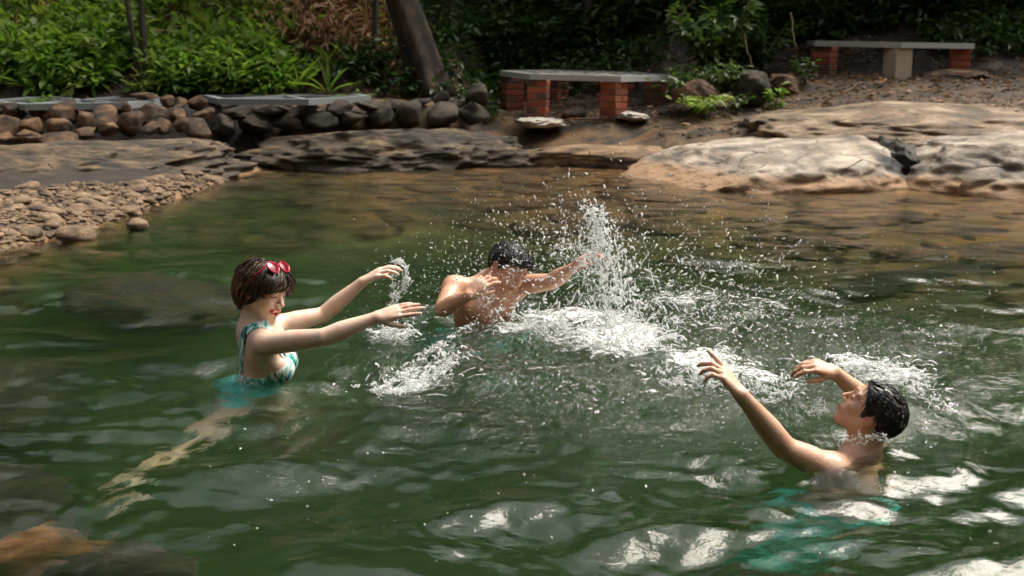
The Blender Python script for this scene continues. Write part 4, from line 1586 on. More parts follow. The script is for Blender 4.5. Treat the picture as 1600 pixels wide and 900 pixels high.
def seg_dist(q, a, b):
    a, b = np.asarray(a, float), np.asarray(b, float)
    t = np.clip((q - a) @ (b - a) / ((b - a) @ (b - a)), 0, 1)
    return np.linalg.norm(q - a - t[:, None] * (b - a), axis=1)


def face_tint(V, C, M, s, lip=(0.75, 0.42, 0.42), smile=False, brow=(0.10, 0.07, 0.06), blush=0.12):
    """face colours: lips, teeth, brows and lashes, flushed cheeks and ears; nostril and lip-line shade painted in"""
    q = (V - C) @ M / s
    t = np.ones((len(V), 3))
    near = (np.linalg.norm(q - np.array([0.03, 0, 0]), axis=1) < 0.15)

    def paint(mask, col):
        mask = (mask * near)[:, None]
        t[:] = t * (1 - mask) + np.asarray(col) * mask
    for y in (-1, 1):
        paint(blush * sstep(0.035, 0.0, np.linalg.norm(q - np.array([0.072, y * 0.040, -0.022]), axis=1)) * 3, (1.0, 0.62, 0.55))
        paint(0.5 * sstep(0.04, 0.015, np.linalg.norm(q - np.array([-0.01, y * 0.08, -0.005]), axis=1)), (0.95, 0.66, 0.58))
    front = (q[:, 0] > 0.055)
    if smile:
        a = np.arctan2(q[:, 2] + 0.057, q[:, 1])
        rr = np.hypot(q[:, 1] / 0.029, (q[:, 2] + 0.057 - 0.006 * np.cos(a) ** 2) / 0.0145)
        paint(sstep(1.18, 1.02, rr) * front * (np.abs(q[:, 1]) < 0.032), lip)
        inner = sstep(0.84, 0.70, rr) * front
        paint(inner, (0.30, 0.05, 0.05))
        paint(inner * (q[:, 2] > -0.0585) * (q[:, 0] > 0.07), (1.5, 1.7, 1.9))
    else:
        for z in (-0.0525, -0.0605):
            for y in (-1, 1):
                paint(sstep(0.0075, 0.004, seg_dist(q, (0.0985, 0, z), (0.087, y * 0.021, -0.056))) * front, lip)
        for y in (-1, 1):
            paint(sstep(0.0032, 0.0010, np.abs(q[:, 2] + 0.0565)) * (np.abs(q[:, 1]) < 0.02) * front * 0.5, (0.35, 0.14, 0.12))  # shaded line between the lips, painted into the tint
    for y in (-1, 1):
        for (x0, y0, z0), (x1, y1, z1) in (((0.097, 0.012, 0.033), (0.090, 0.034, 0.041)), ((0.090, 0.034, 0.041), (0.076, 0.053, 0.034))):
            paint(0.8 * sstep(0.0062, 0.0030, seg_dist(q, (x0, y * y0, z0), (x1, y * y1, z1))) * front, brow)
        zc = 0.004 if smile else 0.006
        for (x0, y0, z0), (x1, y1, z1) in (((0.091, 0.018, zc), (0.0925, 0.032, zc + (0.005 if smile else -0.002))), ((0.0925, 0.032, zc + (0.005 if smile else -0.002)), (0.085, 0.048, zc + 0.001))):
            paint(0.9 * sstep(0.0052, 0.0022, seg_dist(q, (x0, y * y0, z0), (x1, y * y1, z1))) * front, (0.06, 0.04, 0.04))
    for y in (-1, 1):
        paint(0.7 * sstep(0.006, 0.003, np.linalg.norm(q - np.array([0.103, y * 0.009, -0.033]), axis=1)), (0.3, 0.12, 0.1))  # nostril shade painted into the tint
    return t


def add_hand(fd, w, dirv, nrm, thumb_sign, s=1.0, curls=(10, 14, 16, 22), spread=0.10, thumb=(0.75, 0.55, -0.25), bend=0.0, lat_shift=0.0):
    """wrist w, pointing along dirv, nrm = out of the back of the hand; thumb on thumb_sign * (nrm x dirv)"""
    d = np.asarray(dirv, float)
    d = d / np.linalg.norm(d)
    n = np.asarray(nrm, float)
    n = n - d * (n @ d)
    n /= np.linalg.norm(n)
    l = np.cross(n, d) * thumb_sign
    w = np.asarray(w, float)
    along = np.array([0.086, 0.089, 0.084, 0.076]) * s
    lat = np.array([0.029, 0.0095, -0.0100, -0.0285]) * s
    segs = [(0.042, 0.026, 0.020), (0.047, 0.030, 0.021), (0.043, 0.027, 0.021), (0.033, 0.021, 0.018)]
    fd.ell(w + d * 0.050 * s - n * 0.002 * s, np.array([0.045, 0.034, 0.0125]) * s, np.stack([d, l, n], 1), 0.014 * s)
    for i in range(4):
        kn = w + d * along[i] + l * lat[i] + n * (0.004 * s if i in (1, 2) else 0.0)
        fd.cone(w + d * 0.012 * s + l * lat[i] * 0.5, kn, 0.0135 * s, 0.0100 * s, 0.012 * s)
        fdir = d + l * (lat[i] / (0.03 * s)) * spread
        fdir /= np.linalg.norm(fdir)
        ax = np.cross(fdir, n)
        ax /= np.linalg.norm(ax)
        a = kn
        ang = 0.0
        rad = [0.0090, 0.0083, 0.0074, 0.0060]
        if i == 3:
            rad = [0.0080, 0.0072, 0.0063, 0.0053]
        for j in range(3):
            ang += R(curls[i]) * (1.0, 1.3, 0.8)[j]
            v = fdir * math.cos(ang) - n * math.sin(ang)
            b = a + v * segs[i][j] * s
            fd.cone(a, b, rad[j] * s, rad[j + 1] * s, 0.005 * s)
            a = b
    t0 = w + d * 0.020 * s + l * 0.018 * s - n * 0.006 * s
    tv = l * thumb[0] + d * thumb[1] + n * thumb[2]
    tv /= np.linalg.norm(tv)
    t1 = t0 + tv * 0.040 * s
    tv2 = tv * 0.8 + d * 0.5
    tv2 /= np.linalg.norm(tv2)
    t2 = t1 + tv2 * 0.030 * s
    tv3 = tv * 0.6 + d * 0.7 - n * 0.1
    tv3 /= np.linalg.norm(tv3)
    t3 = t2 + tv3 * 0.024 * s
    fd.cone(t0, t1, 0.0150 * s, 0.0115 * s, 0.010 * s)
    fd.cone(t1, t2, 0.0110 * s, 0.0095 * s, 0.005 * s)
    fd.cone(t2, t3, 0.0095 * s, 0.0065 * s, 0.004 * s)


def add_arm(fd, sh, el, wr, rad, k=0.018):
    sh, el, wr = (np.asarray(x, float) for x in (sh, el, wr))
    m1 = sh * 0.55 + el * 0.45
    m2 = el * 0.68 + wr * 0.32
    fd.chain([sh, m1, el, m2, wr], rad, k)


def hair_locks(name, C, M, s, paths, mat, tints):
    g = Geo()
    tv = []
    for (pts, r0), tn in zip(paths, tints):
        pts = C + (np.asarray(pts) * s) @ M.T
        n = len(pts)
        rr = r0 * s * np.clip(np.sin(np.linspace(0.35, 3.0, n)) ** 0.6, 0.12, 1)
        v, f = tube(pts, rr, 5, True)
        g.add(v, f)
        tv.append(np.full(len(v), tn))
    return g, np.concatenate(tv)


def finish_person(name, label, loc, V, Q, tint, mat, base_loc):
    root = empty(name, base_loc)
    tag(root, label, 'person')
    me = mesh_from('body', V - base_loc, Q, True, mat)
    color_attr(me, 'tint', tint)
    put('body', me, root)
    return root


def child_mesh(nm, V, Q, mat, root, base_loc, tint=None):
    me = mesh_from(nm, V - base_loc, Q, True, mat)
    if tint is not None:
        color_attr(me, 'tint', tint)
    return put(nm, me, root)


def ellip_pt(c, r, th, ph, sc=1.0):
    """polar angle th from +z, azimuth ph from +x"""
    return np.array([c[0] + r[0] * sc * math.sin(th) * math.cos(ph), c[1] + r[1] * sc * math.sin(th) * math.sin(ph), c[2] + r[2] * sc * math.cos(th)])


HF = 0.0040          # mesh step of the figures


def build_woman():
    Y0 = 4.75
    base = np.array([atY(405, 600, Y0)[0], Y0, -0.55])
    skin = skin_material('skin_fair', (0.72, 0.49, 0.37), (0.77, 0.57, 0.45))
    fd = Field()
    up = np.array([0.06, 0.0, 1.0])
    up /= np.linalg.norm(up)
    MB = frame((0.99, 0.06, -0.06), up)
    fw, lf = MB[:, 0], MB[:, 1]
    chest = atY(411, 553, Y0)
    neck = atY(396, 501, Y0 - 0.01)
    pelvis = np.array([chest[0] - 0.05, Y0, -0.135])
    # torso
    fd.ell(chest + up * 0.02, (0.088, 0.122, 0.135), MB, 0.03)
    fd.ell(chest - up * 0.13 - fw * 0.01, (0.078, 0.108, 0.11), MB, 0.05)
    fd.ell(pelvis, (0.100, 0.145, 0.095), MB, 0.05)
    fd.ell(pelvis - up * 0.05 - fw * 0.035 + lf * 0.06, (0.085, 0.085, 0.085), MB, 0.04)
    fd.ell(pelvis - up * 0.05 - fw * 0.035 - lf * 0.06, (0.085, 0.085, 0.085), MB, 0.04)
    for y in (-1, 1):
        fd.ell(chest + fw * 0.070 + lf * y * 0.058 - up * 0.040, (0.054, 0.055, 0.056), MB, 0.02)
    shN = chest - lf * 0.132 + up * 0.072 + fw * 0.022
    shF = chest + lf * 0.132 + up * 0.078 + fw * 0.020
    for sh in (shN, shF):
        fd.cone(neck - up * 0.030 - fw * 0.01, sh * 0.9 + neck * 0.1, 0.036, 0.036, 0.045)
        fd.ell(sh, (0.041, 0.040, 0.042), MB, 0.03)
        fd.cone(sh - up * 0.01, sh * 0.5 + chest * 0.5 - up * 0.02, 0.034, 0.05, 0.03)
    # head
    hs_ = 0.94
    C = atY(409, 456, Y0 - 0.015)
    MH = frame((0.84, -0.46, -0.22), (0.24, 0.04, 1.0))
    add_head(fd, C, MH, hs_, True, True)
    fd.chain([neck - up * 0.06, neck + up * 0.01, C + MH @ np.array([-0.028, 0, -0.055]) * hs_], [0.058, 0.046, 0.046], 0.025)
    # arms
    elN = atY(506, 527, Y0 - 0.24)
    wrN = atY(588, 496, Y0 - 0.22)
    add_arm(fd, shN, elN, wrN, (0.043, 0.041, 0.0335, 0.034, 0.0225))
    dN = atY(652, 478, Y0 - 0.21) - wrN
    add_hand(fd, wrN, dN, (-0.15, -0.55, 0.82), -1, 0.93, (2, 3, 4, 6), 0.13, (0.55, 0.75, -0.35))
    elF = atY(505, 492, Y0 + 0.22)
    wrF = atY(566, 441, Y0 + 0.22)
    add_arm(fd, shF, elF, wrF, (0.042, 0.040, 0.0325, 0.033, 0.0220))
    dF = atY(604, 419, Y0 + 0.21) - wrF
    add_hand(fd, wrF, dF, (-0.45, -0.25, 0.85), 1, 0.93, (16, 18, 20, 24), 0.06, (0.45, 0.75, -0.55))
    # legs under water: near leg trails back, far leg bent under her
    hipN, hipF = pelvis - lf * 0.085 - up * 0.05, pelvis + lf * 0.085 - up * 0.05
    kneeN = np.array([base[0] - 0.19, Y0 - 0.36, -0.36])
    ankN = np.array([base[0] - 0.31, Y0 - 0.70, -0.52])
    fd.chain([hipN, hipN * 0.5 + kneeN * 0.5, kneeN], [0.080, 0.060, 0.043], 0.03)
    fd.chain([kneeN, kneeN * 0.65 + ankN * 0.35, ankN], [0.043, 0.040, 0.026], 0.02)
    fd.chain([ankN + (0.0, 0.02, 0), ankN + (-0.02, -0.05, -0.05), ankN + (-0.03, -0.09, -0.11)], [0.030, 0.026, 0.014], 0.015)
    kneeF = np.array([base[0] + 0.10, Y0 + 0.10, -0.55])
    ankF = np.array([base[0] - 0.12, Y0 + 0.20, -0.85])
    fd.chain([hipF, hipF * 0.5 + kneeF * 0.5, kneeF], [0.082, 0.070, 0.050], 0.03)
    fd.chain([kneeF, kneeF * 0.65 + ankF * 0.35, ankF], [0.050, 0.046, 0.030], 0.02)
    fd.chain([ankF, ankF + (0.12, -0.03, -0.03)], [0.032, 0.022], 0.015)
    V, Q = mesh_field(fd, HF)
    V = relax(V, Q, 1)
    t = face_tint(V, C, MH, hs_, (0.80, 0.10, 0.12), True, (0.22, 0.14, 0.10), 0.16)
    root = finish_person('person', 'smiling woman with short dark hair in a teal leaf-print swimsuit, both arms reaching out', None, V, Q, t, skin, base)
    # swimsuit
    fab = print_fabric('leaf_print_fabric')
    fab2 = teal_fabric('teal_brushstroke_fabric')
    zb = chest - up * 0.088

    def top(P, d):
        rel = P - chest
        z = rel @ up
        x = rel @ fw
        y = rel @ lf
        band = np.maximum(np.abs(z + 0.083 - 0.10 * np.clip(x, -0.05, 0.1) * 0) - 0.013 - 0.012 * sstep(-0.02, 0.07, x), -(d + 0.05))
        cup = np.full(len(P), 1.0)
        for sgn in (-1, 1):
            c = chest + fw * 0.086 + lf * sgn * 0.052 - up * 0.052
            q = (P - c) @ MB / np.array([0.080, 0.066, 0.055])
            cup = np.minimum(cup, (np.linalg.norm(q, axis=1) - 1) * 0.055)
        strap = np.full(len(P), 1.0)
        for sgn, sh in ((-1, shN), (1, shF)):
            c0 = chest - fw * 0.095 + lf * sgn * 0.062 - up * 0.085
            c1 = sh * 0.62 + neck * 0.38 - fw * 0.055 + up * 0.012
            c2 = sh * 0.60 + neck * 0.40 + fw * 0.012 + up * 0.040
            c3 = chest + fw * 0.085 + lf * sgn * 0.060 + up * 0.0
            for a, b in ((c0, c1), (c1, c2), (c2, c3)):
                strap = np.minimum(strap, seg_dist(P, a, b) - 0.021)
        reg = np.minimum(np.minimum(band, cup), strap)
        # keep the arms and the chin out of it
        reg = np.maximum(reg, np.abs(y) - 0.135)
        return np.maximum(np.maximum(d - 0.0045, -(d + 0.006)), reg)
    body = Field()
    body.e = [e for e in fd.e]
    Vt, Qt = mesh_field(body, HF, top, 0.006, (chest - 0.2, chest + np.array([0.2, 0.2, 0.13])))
    Vt, Qt = keep_big(Vt, Qt, 0.04)
    child_mesh('bikini_top', relax(Vt, Qt, 1), Qt, fab, root, base)

    def brief(P, d):
        rel = P - pelvis
        z, y = rel @ up, rel @ lf
        x = rel @ fw
        legcut = -z - 0.035 - 0.9 * np.maximum(0.115 - np.abs(y), 0) * 1.0
        reg = np.maximum(z - 0.098, legcut)
        return np.maximum(np.maximum(d - 0.006, -(d + 0.006)), np.maximum(reg, np.abs(y) - 0.22))
    Vb, Qb = mesh_field(body, HF * 1.3, brief, 0.008, (pelvis - 0.24, pelvis + 0.24))
    child_mesh('swim_bottom', relax(Vb, Qb, 1), Qb, fab2, root, base)
    # hair: a rounded bob with lighter ends
    hm = hair_material('dark_brown_hair', (0.010, 0.007, 0.006), (0.32, 0.14, 0.065), 0.40)
    T = lambda p: C + MH @ (np.asarray(p, float) * hs_)
    hf = Field()
    hf.ell((-0.018, 0, 0.038), (0.096, 0.081, 0.085), None, 0.0)
    hf.ell((-0.055, 0, -0.006), (0.053, 0.069, 0.078), None, 0.03)
    for y in (-1, 1):
        hf.ell((-0.030, y * 0.060, 0.008), (0.047, 0.022, 0.052), None, 0.02)
        hf.ell((0.044, y * 0.056, 0.050), (0.042, 0.022, 0.036), None, 0.02)
    hf.ell((0.034, 0, 0.050), (0.066, 0.066, 0.058), None, 0.03)
    vol = Field()
    vol.e = list(hf.e)
    hole = lambda q: (np.linalg.norm((q - np.array([0.112, 0, -0.046])) / np.array([0.090, 0.112, 0.092]), axis=1) - 1) * 0.088
    hole2 = lambda q: (np.linalg.norm((np.abs(q) - np.array([0, 0.088, 0])) * np.array([1, 1, 1]) - np.array([0.004, 0, 0.012]), axis=1) - 0.018)
    Vl, Ql = mesh_field(hf, 0.0034, lambda P, d: np.maximum(d, -hole(P)), 0.0)
    rnd = np.random.default_rng(5)
    ok = np.where((hole(Vl) > 0.004) & (Vl[:, 2] > -0.085))[0]
    sd = Vl[rnd.choice(ok, 1900)]
    crown = np.array([0.015, 0.012, 0.150])
    ph = rnd.uniform(0, 6.28, len(sd))

    def dirf(P, k):
        d = P - crown
        d[:, 2] -= 0.05
        side = np.where(P[:, 1] > 0.012, 1.0, -1.0) * sstep(0.02, 0.09, P[:, 0])
        d[:, 1] += 0.07 * side
        wave = np.sin(ph + k * 0.9) * 0.055
        d[:, 0] += wave - 0.05 * sstep(-0.01, -0.06, P[:, 2])
        return d / np.linalg.norm(d, axis=1)[:, None]
    L_ = trace_locks(lambda P: vol.eval(P), sd, dirf, 9, rnd.uniform(0.004, 0.0095, len(sd)), -0.001 + 0.016 * rnd.random(len(sd)) ** 3,
                     stop=lambda P: hole(P) < -0.012 + rnd.uniform(-0.004, 0.004, len(P)), free=lambda P: P[:, 2] < -0.070)
    low = sstep(0.03, -0.06, L_[:, -1, 2]) * sstep(0.03, -0.03, L_[:, 0, 0])
    tn = np.clip(np.abs(rnd.normal(0.06, 0.12, len(sd))) + low * (0.4 + 0.8 * rnd.random(len(sd))) * (rnd.random(len(sd)) < 0.6), 0, 1)
    paths = [(p, r) for p, r in zip(L_, rnd.uniform(0.0014, 0.0034, len(sd)))]
    g, tv = hair_locks('hair', C, MH, hs_, paths, hm, tn)
    g.add(C + (Vl * hs_) @ MH.T, Ql)
    tv = np.concatenate([tv, np.full(len(Vl), 0.03)])
    me = mesh_from('hair', np.concatenate(g.v) - base, [np.concatenate(x) for x in g.f.values()], True, hm)
    color_attr(me, 'tint', np.clip(tv, 0, 1))
    put('hair', me, root)
    # sunglasses pushed up on the hair
    sg = empty('sunglasses', (0, 0, 0))
    sgx = Matrix.Identity(4)
    fm, N, L, B = material('red_glossy_plastic')
    B.inputs['Base Color'].default_value = (0.42, 0.010, 0.035, 1)
    B.inputs['Roughness'].default_value = 0.15
    lm, N, L, B = material('red_tinted_lens')
    B.inputs['Base Color'].default_value = (0.16, 0.008, 0.020, 1)
    B.inputs['Roughness'].default_value = 0.06
    B.inputs['Coat Weight'].default_value = 0.6
    MS = MH @ np.array(Matrix.Rotation(R(-50), 3, 'Y'))
    ctrS = T((0.052, 0, 0.118))
    S = lambda p: ctrS + MS @ np.asarray(p, float)
    loc = ctrS
    sg.location = loc
    fg = Geo()
    for y in (-1, 1):
        n = 28
        ring, outl = [], []
        for a in np.linspace(0, 2 * np.pi, n, endpoint=False):
            yy, zz = math.cos(a), math.sin(a)
            # cat-eye: outer upper corner pulled out
            ext = 1 + 0.22 * max(0, yy * 0.75 + zz * 0.65) ** 3
            outl.append((0.004 - 0.25 * abs((0.033 + 0.027 * yy * ext)) ** 2 * 4, y * (0.033 + 0.027 * yy * ext), 0.022 * zz * ext))
        P = np.array([S(p) for p in outl + outl[:1]])
        v, f = tube(P, np.full(n + 1, 0.0034), 6, False)
        fg.add(v - loc, f)
        c = S((0.005, y * 0.033, 0))
        rim = P[:n]
        mid = c + (rim - c) * 0.6 + MS[:, 0] * 0.002
        VV = np.concatenate([[c + MS[:, 0] * 0.003], mid, rim])
        k = np.arange(n)
        k2 = (k + 1) % n
        me = mesh_from('lens', VV - loc, [np.stack([np.zeros(n, int), 1 + k, 1 + k2], 1), np.stack([1 + k, 1 + n + k, 1 + n + k2, 1 + k2], 1)], True, lm)
        put('lens', me, sg)
        v, f = tube([S((-0.002, y * 0.062, 0.012)), S((-0.05, y * 0.082, 0.004)), S((-0.11, y * 0.086, -0.010)), S((-0.135, y * 0.080, -0.03))], [0.003, 0.003, 0.0028, 0.002], 6)
        put('temple_arm', mesh_from('temple_arm', v - loc, f, True, fm), sg)
    v, f = tube([S((0.004, -0.008, 0.006)), S((0.007, 0, 0.010)), S((0.004, 0.008, 0.006))], [0.003] * 3, 6)
    fg.add(v - loc, f)
    put('frame', fg.mesh('frame', fm), sg)
    tag(sg, 'red cat-eye sunglasses pushed up on the woman\'s hair', 'sunglasses')
    return root


def short_hair(root, base, C, M, s, mat, hairline, off, seed, n, dirf, part=None, steps=6, slen=(0.004, 0.008), lift=(-0.001, 0.005)):
    """a close cap cut along the hairline, covered with combed locks"""
    hx, hz = [h[0] for h in hairline], [h[1] for h in hairline]

    def vol(q):
        k0 = np.linalg.norm((q - np.array([-0.014, 0, 0.032])) / np.array([0.090 + off, 0.074 + off, 0.080 + off]), axis=1)
        k2 = np.linalg.norm((q - np.array([0.034, 0, 0.038])) / np.array([0.054 + off, 0.062 + off, 0.060 + off]), axis=1)
        a, b = (k0 - 1) * 0.085, (k2 - 1) * 0.06
        h = np.maximum(0.03 - np.abs(a - b), 0) / 0.03
        return np.minimum(a, b) - h * h * 0.0075

    def cut(q):
        return np.interp(q[:, 0], hx, hz) + 0.004 * np.sin(q[:, 0] * 210 + q[:, 1] * 120) - q[:, 2]

    def post(P, d):
        dd = np.maximum(vol(P), cut(P) * 0.8)
        if part is not None:
            dd = np.maximum(dd, -(seg_dist(P, part[0], part[1]) - part[2]))
        return dd
    cap = Field()
    cap.ell((-0.004, 0, 0.02), (0.130, 0.115, 0.130), None, 0.0)
    Vl, Ql = mesh_field(cap, 0.0030, post)
    Vl = relax(Vl, Ql, 1)
    rnd = np.random.default_rng(seed)
    okm = (cut(Vl) < -0.003) & (np.abs(vol(Vl)) < 0.003)
    if part is not None:
        okm &= seg_dist(Vl, part[0], part[1]) > part[2] + 0.002
    sd = Vl[rnd.choice(np.where(okm)[0], n)]
    jit = rnd.normal(0, 0.32, (n, 3))
    L_ = trace_locks(vol, sd, lambda P, k: dirf(P) + jit, steps, rnd.uniform(slen[0], slen[1], n), rnd.uniform(lift[0], lift[1], n),
                     stop=lambda P: cut(P) > 0.004 + jit[:, 0] * 0.03)
    tn = np.abs(rnd.normal(0, 0.25, n))
    g, tv = hair_locks('hair', C, M, s, [(p, r) for p, r in zip(L_, rnd.uniform(0.0011, 0.0026, n))], mat, tn)
    g.add(C + (Vl * s) @ M.T, Ql)
    tv = np.concatenate([tv, np.full(len(Vl), 0.02)])
    me = mesh_from('hair', np.concatenate(g.v) - base, [np.concatenate(x) for x in g.f.values()], True, mat)
    color_attr(me, 'tint', np.clip(tv, 0, 1))
    put('hair', me, root)


def build_right_man():
    Y0 = 3.80
    base = np.array([atY(1345, 715, Y0)[0], Y0, -1.0])
    skin = skin_material('skin_tan', (0.58, 0.34, 0.22), (0.66, 0.42, 0.30))
    fd = Field()
    C = atY(1361, 647, Y0)
    hs_ = 0.875
    MH = frame((-0.68, 0.36, 0.64), (0.55, -0.22, 0.78))
    MB = frame((-0.80, 0.55, 0.12), (0.17, 0.10, 1.0))
    fw, lf, up = MB[:, 0], MB[:, 1], MB[:, 2]
    neck = C + MH @ np.array([-0.045, 0, -0.085]) * hs_
    neck[2] = 0.034
    chest = neck - up * 0.20 + fw * 0.01
    chest[2] = -0.212
    add_head(fd, C, MH, hs_, False, False)
    fd.chain([neck - up * 0.05, neck + up * 0.01, C + MH @ np.array([-0.030, 0, -0.05]) * hs_], [0.066, 0.056, 0.054], 0.025)
    fd.ell(chest, (0.105, 0.158, 0.17), MB, 0.03)
    waist = chest - up * 0.14 - fw * 0.01
    pelvis = waist - up * 0.10 + fw * 0.02
    fd.ell(waist, (0.090, 0.130, 0.13), MB, 0.05)
    fd.ell(pelvis, (0.105, 0.150, 0.11), MB, 0.05)
    shN = chest + lf * 0.165 + up * 0.182 + fw * 0.03
    shF = chest - lf * 0.170 + up * 0.135 + fw * 0.03
    for sh in (shN, shF):
        fd.cone(neck - up * 0.045, sh, 0.042, 0.046, 0.05)
        fd.ell(sh, (0.054, 0.054, 0.056), MB, 0.03)
        fd.cone(sh - up * 0.02, sh * 0.5 + chest * 0.5, 0.05, 0.07, 0.04)
    # near arm: along the water, then the forearm rises
    elN = atY(1226, 700, Y0 - 0.14)
    wrN = atY(1158, 617, Y0 - 0.22)
    add_arm(fd, shN, elN, wrN, (0.048, 0.044, 0.036, 0.0355, 0.0230))
    dN = atY(1120, 570, Y0 - 0.19) - wrN
    add_hand(fd, wrN, dN, (0.55, -0.35, 0.75), -1, 0.92, (3, 24, 30, 34), 0.03, (0.35, 0.9, -0.3))
    # far arm: comes out from behind the head
    elF = atY(1372, 640, Y0 + 0.42)
    wrF = atY(1303, 581, Y0 + 0.36)
    add_arm(fd, shF, elF, wrF, (0.048, 0.044, 0.036, 0.0355, 0.0230))
    dF = atY(1258, 566, Y0 + 0.33) - wrF
    add_hand(fd, wrF, dF, (0.25, -0.45, 0.85), 1, 0.92, (24, 28, 30, 34), 0.05, (0.45, 0.8, -0.55))
    for sgn in (-1, 1):
        hip = pelvis + lf * sgn * 0.085 - up * 0.05
        knee = hip + np.array([-0.16, 0.02 - 0.12 * sgn, -0.28])
        ank = knee + np.array([0.20, 0.02, -0.28])
        fd.chain([hip, (hip + knee) / 2, knee], [0.092, 0.080, 0.058], 0.03)
        fd.chain([knee, knee * 0.65 + ank * 0.35, ank], [0.058, 0.054, 0.036], 0.02)
        fd.chain([ank, ank + fw * 0.15 - up * 0.05], [0.036, 0.026], 0.015)
    V, Q = mesh_field(fd, HF)
    V = relax(V, Q, 1)
    t = face_tint(V, C, MH, hs_, (0.80, 0.50, 0.46), False, (0.10, 0.07, 0.06), 0.07)
    root = finish_person('person', 'wet black-haired man shoulder-deep on the right, head tilted back, arms raised', None, V, Q, t, skin, base)

    def shorts(P, d):
        rel = P - pelvis
        z = rel @ up
        wob = 0.012 * np.sin(P[:, 0] * 55) * np.cos(P[:, 2] * 40)
        reg = np.maximum(z - 0.09, -z - 0.27)
        return np.maximum(np.maximum(d - 0.024 - wob, -(d + 0.004)), reg)
    Vb, Qb = mesh_field(fd, HF * 1.5, shorts, 0.04, (pelvis - 0.42, pelvis + 0.35))
    child_mesh('swim_shorts', relax(Vb, Qb, 2), Qb, teal_fabric('teal_fabric'), root, base)
    hm = hair_material('wet_black_hair', (0.004, 0.004, 0.005), (0.03, 0.025, 0.025), 0.22)
    line = [(-0.13, -0.062), (-0.10, -0.060), (-0.07, -0.050), (-0.045, -0.036), (-0.034, 0.012), (-0.012, 0.030), (0.006, 0.026), (0.016, -0.012), (0.028, -0.010), (0.034, 0.030), (0.055, 0.052), (0.075, 0.072), (0.10, 0.085), (0.14, 0.09)]
    part = ((0.070, 0.036, 0.098), (-0.070, 0.036, 0.112), 0.0050)

    def comb(P):
        near = P[:, 1] > 0.036
        d = np.where(near[:, None], np.array([-0.75, 0.35, -0.60]), np.array([-0.80, -0.50, 0.0]))
        return d + np.where((P[:, 0] < -0.06)[:, None], np.array([0.2, 0, -0.7]), 0)
    short_hair(root, base, C, MH, hs_, hm, line, 0.009, 3, 1500, comb, part, 6, (0.004, 0.008), (-0.001, 0.003))
    return root


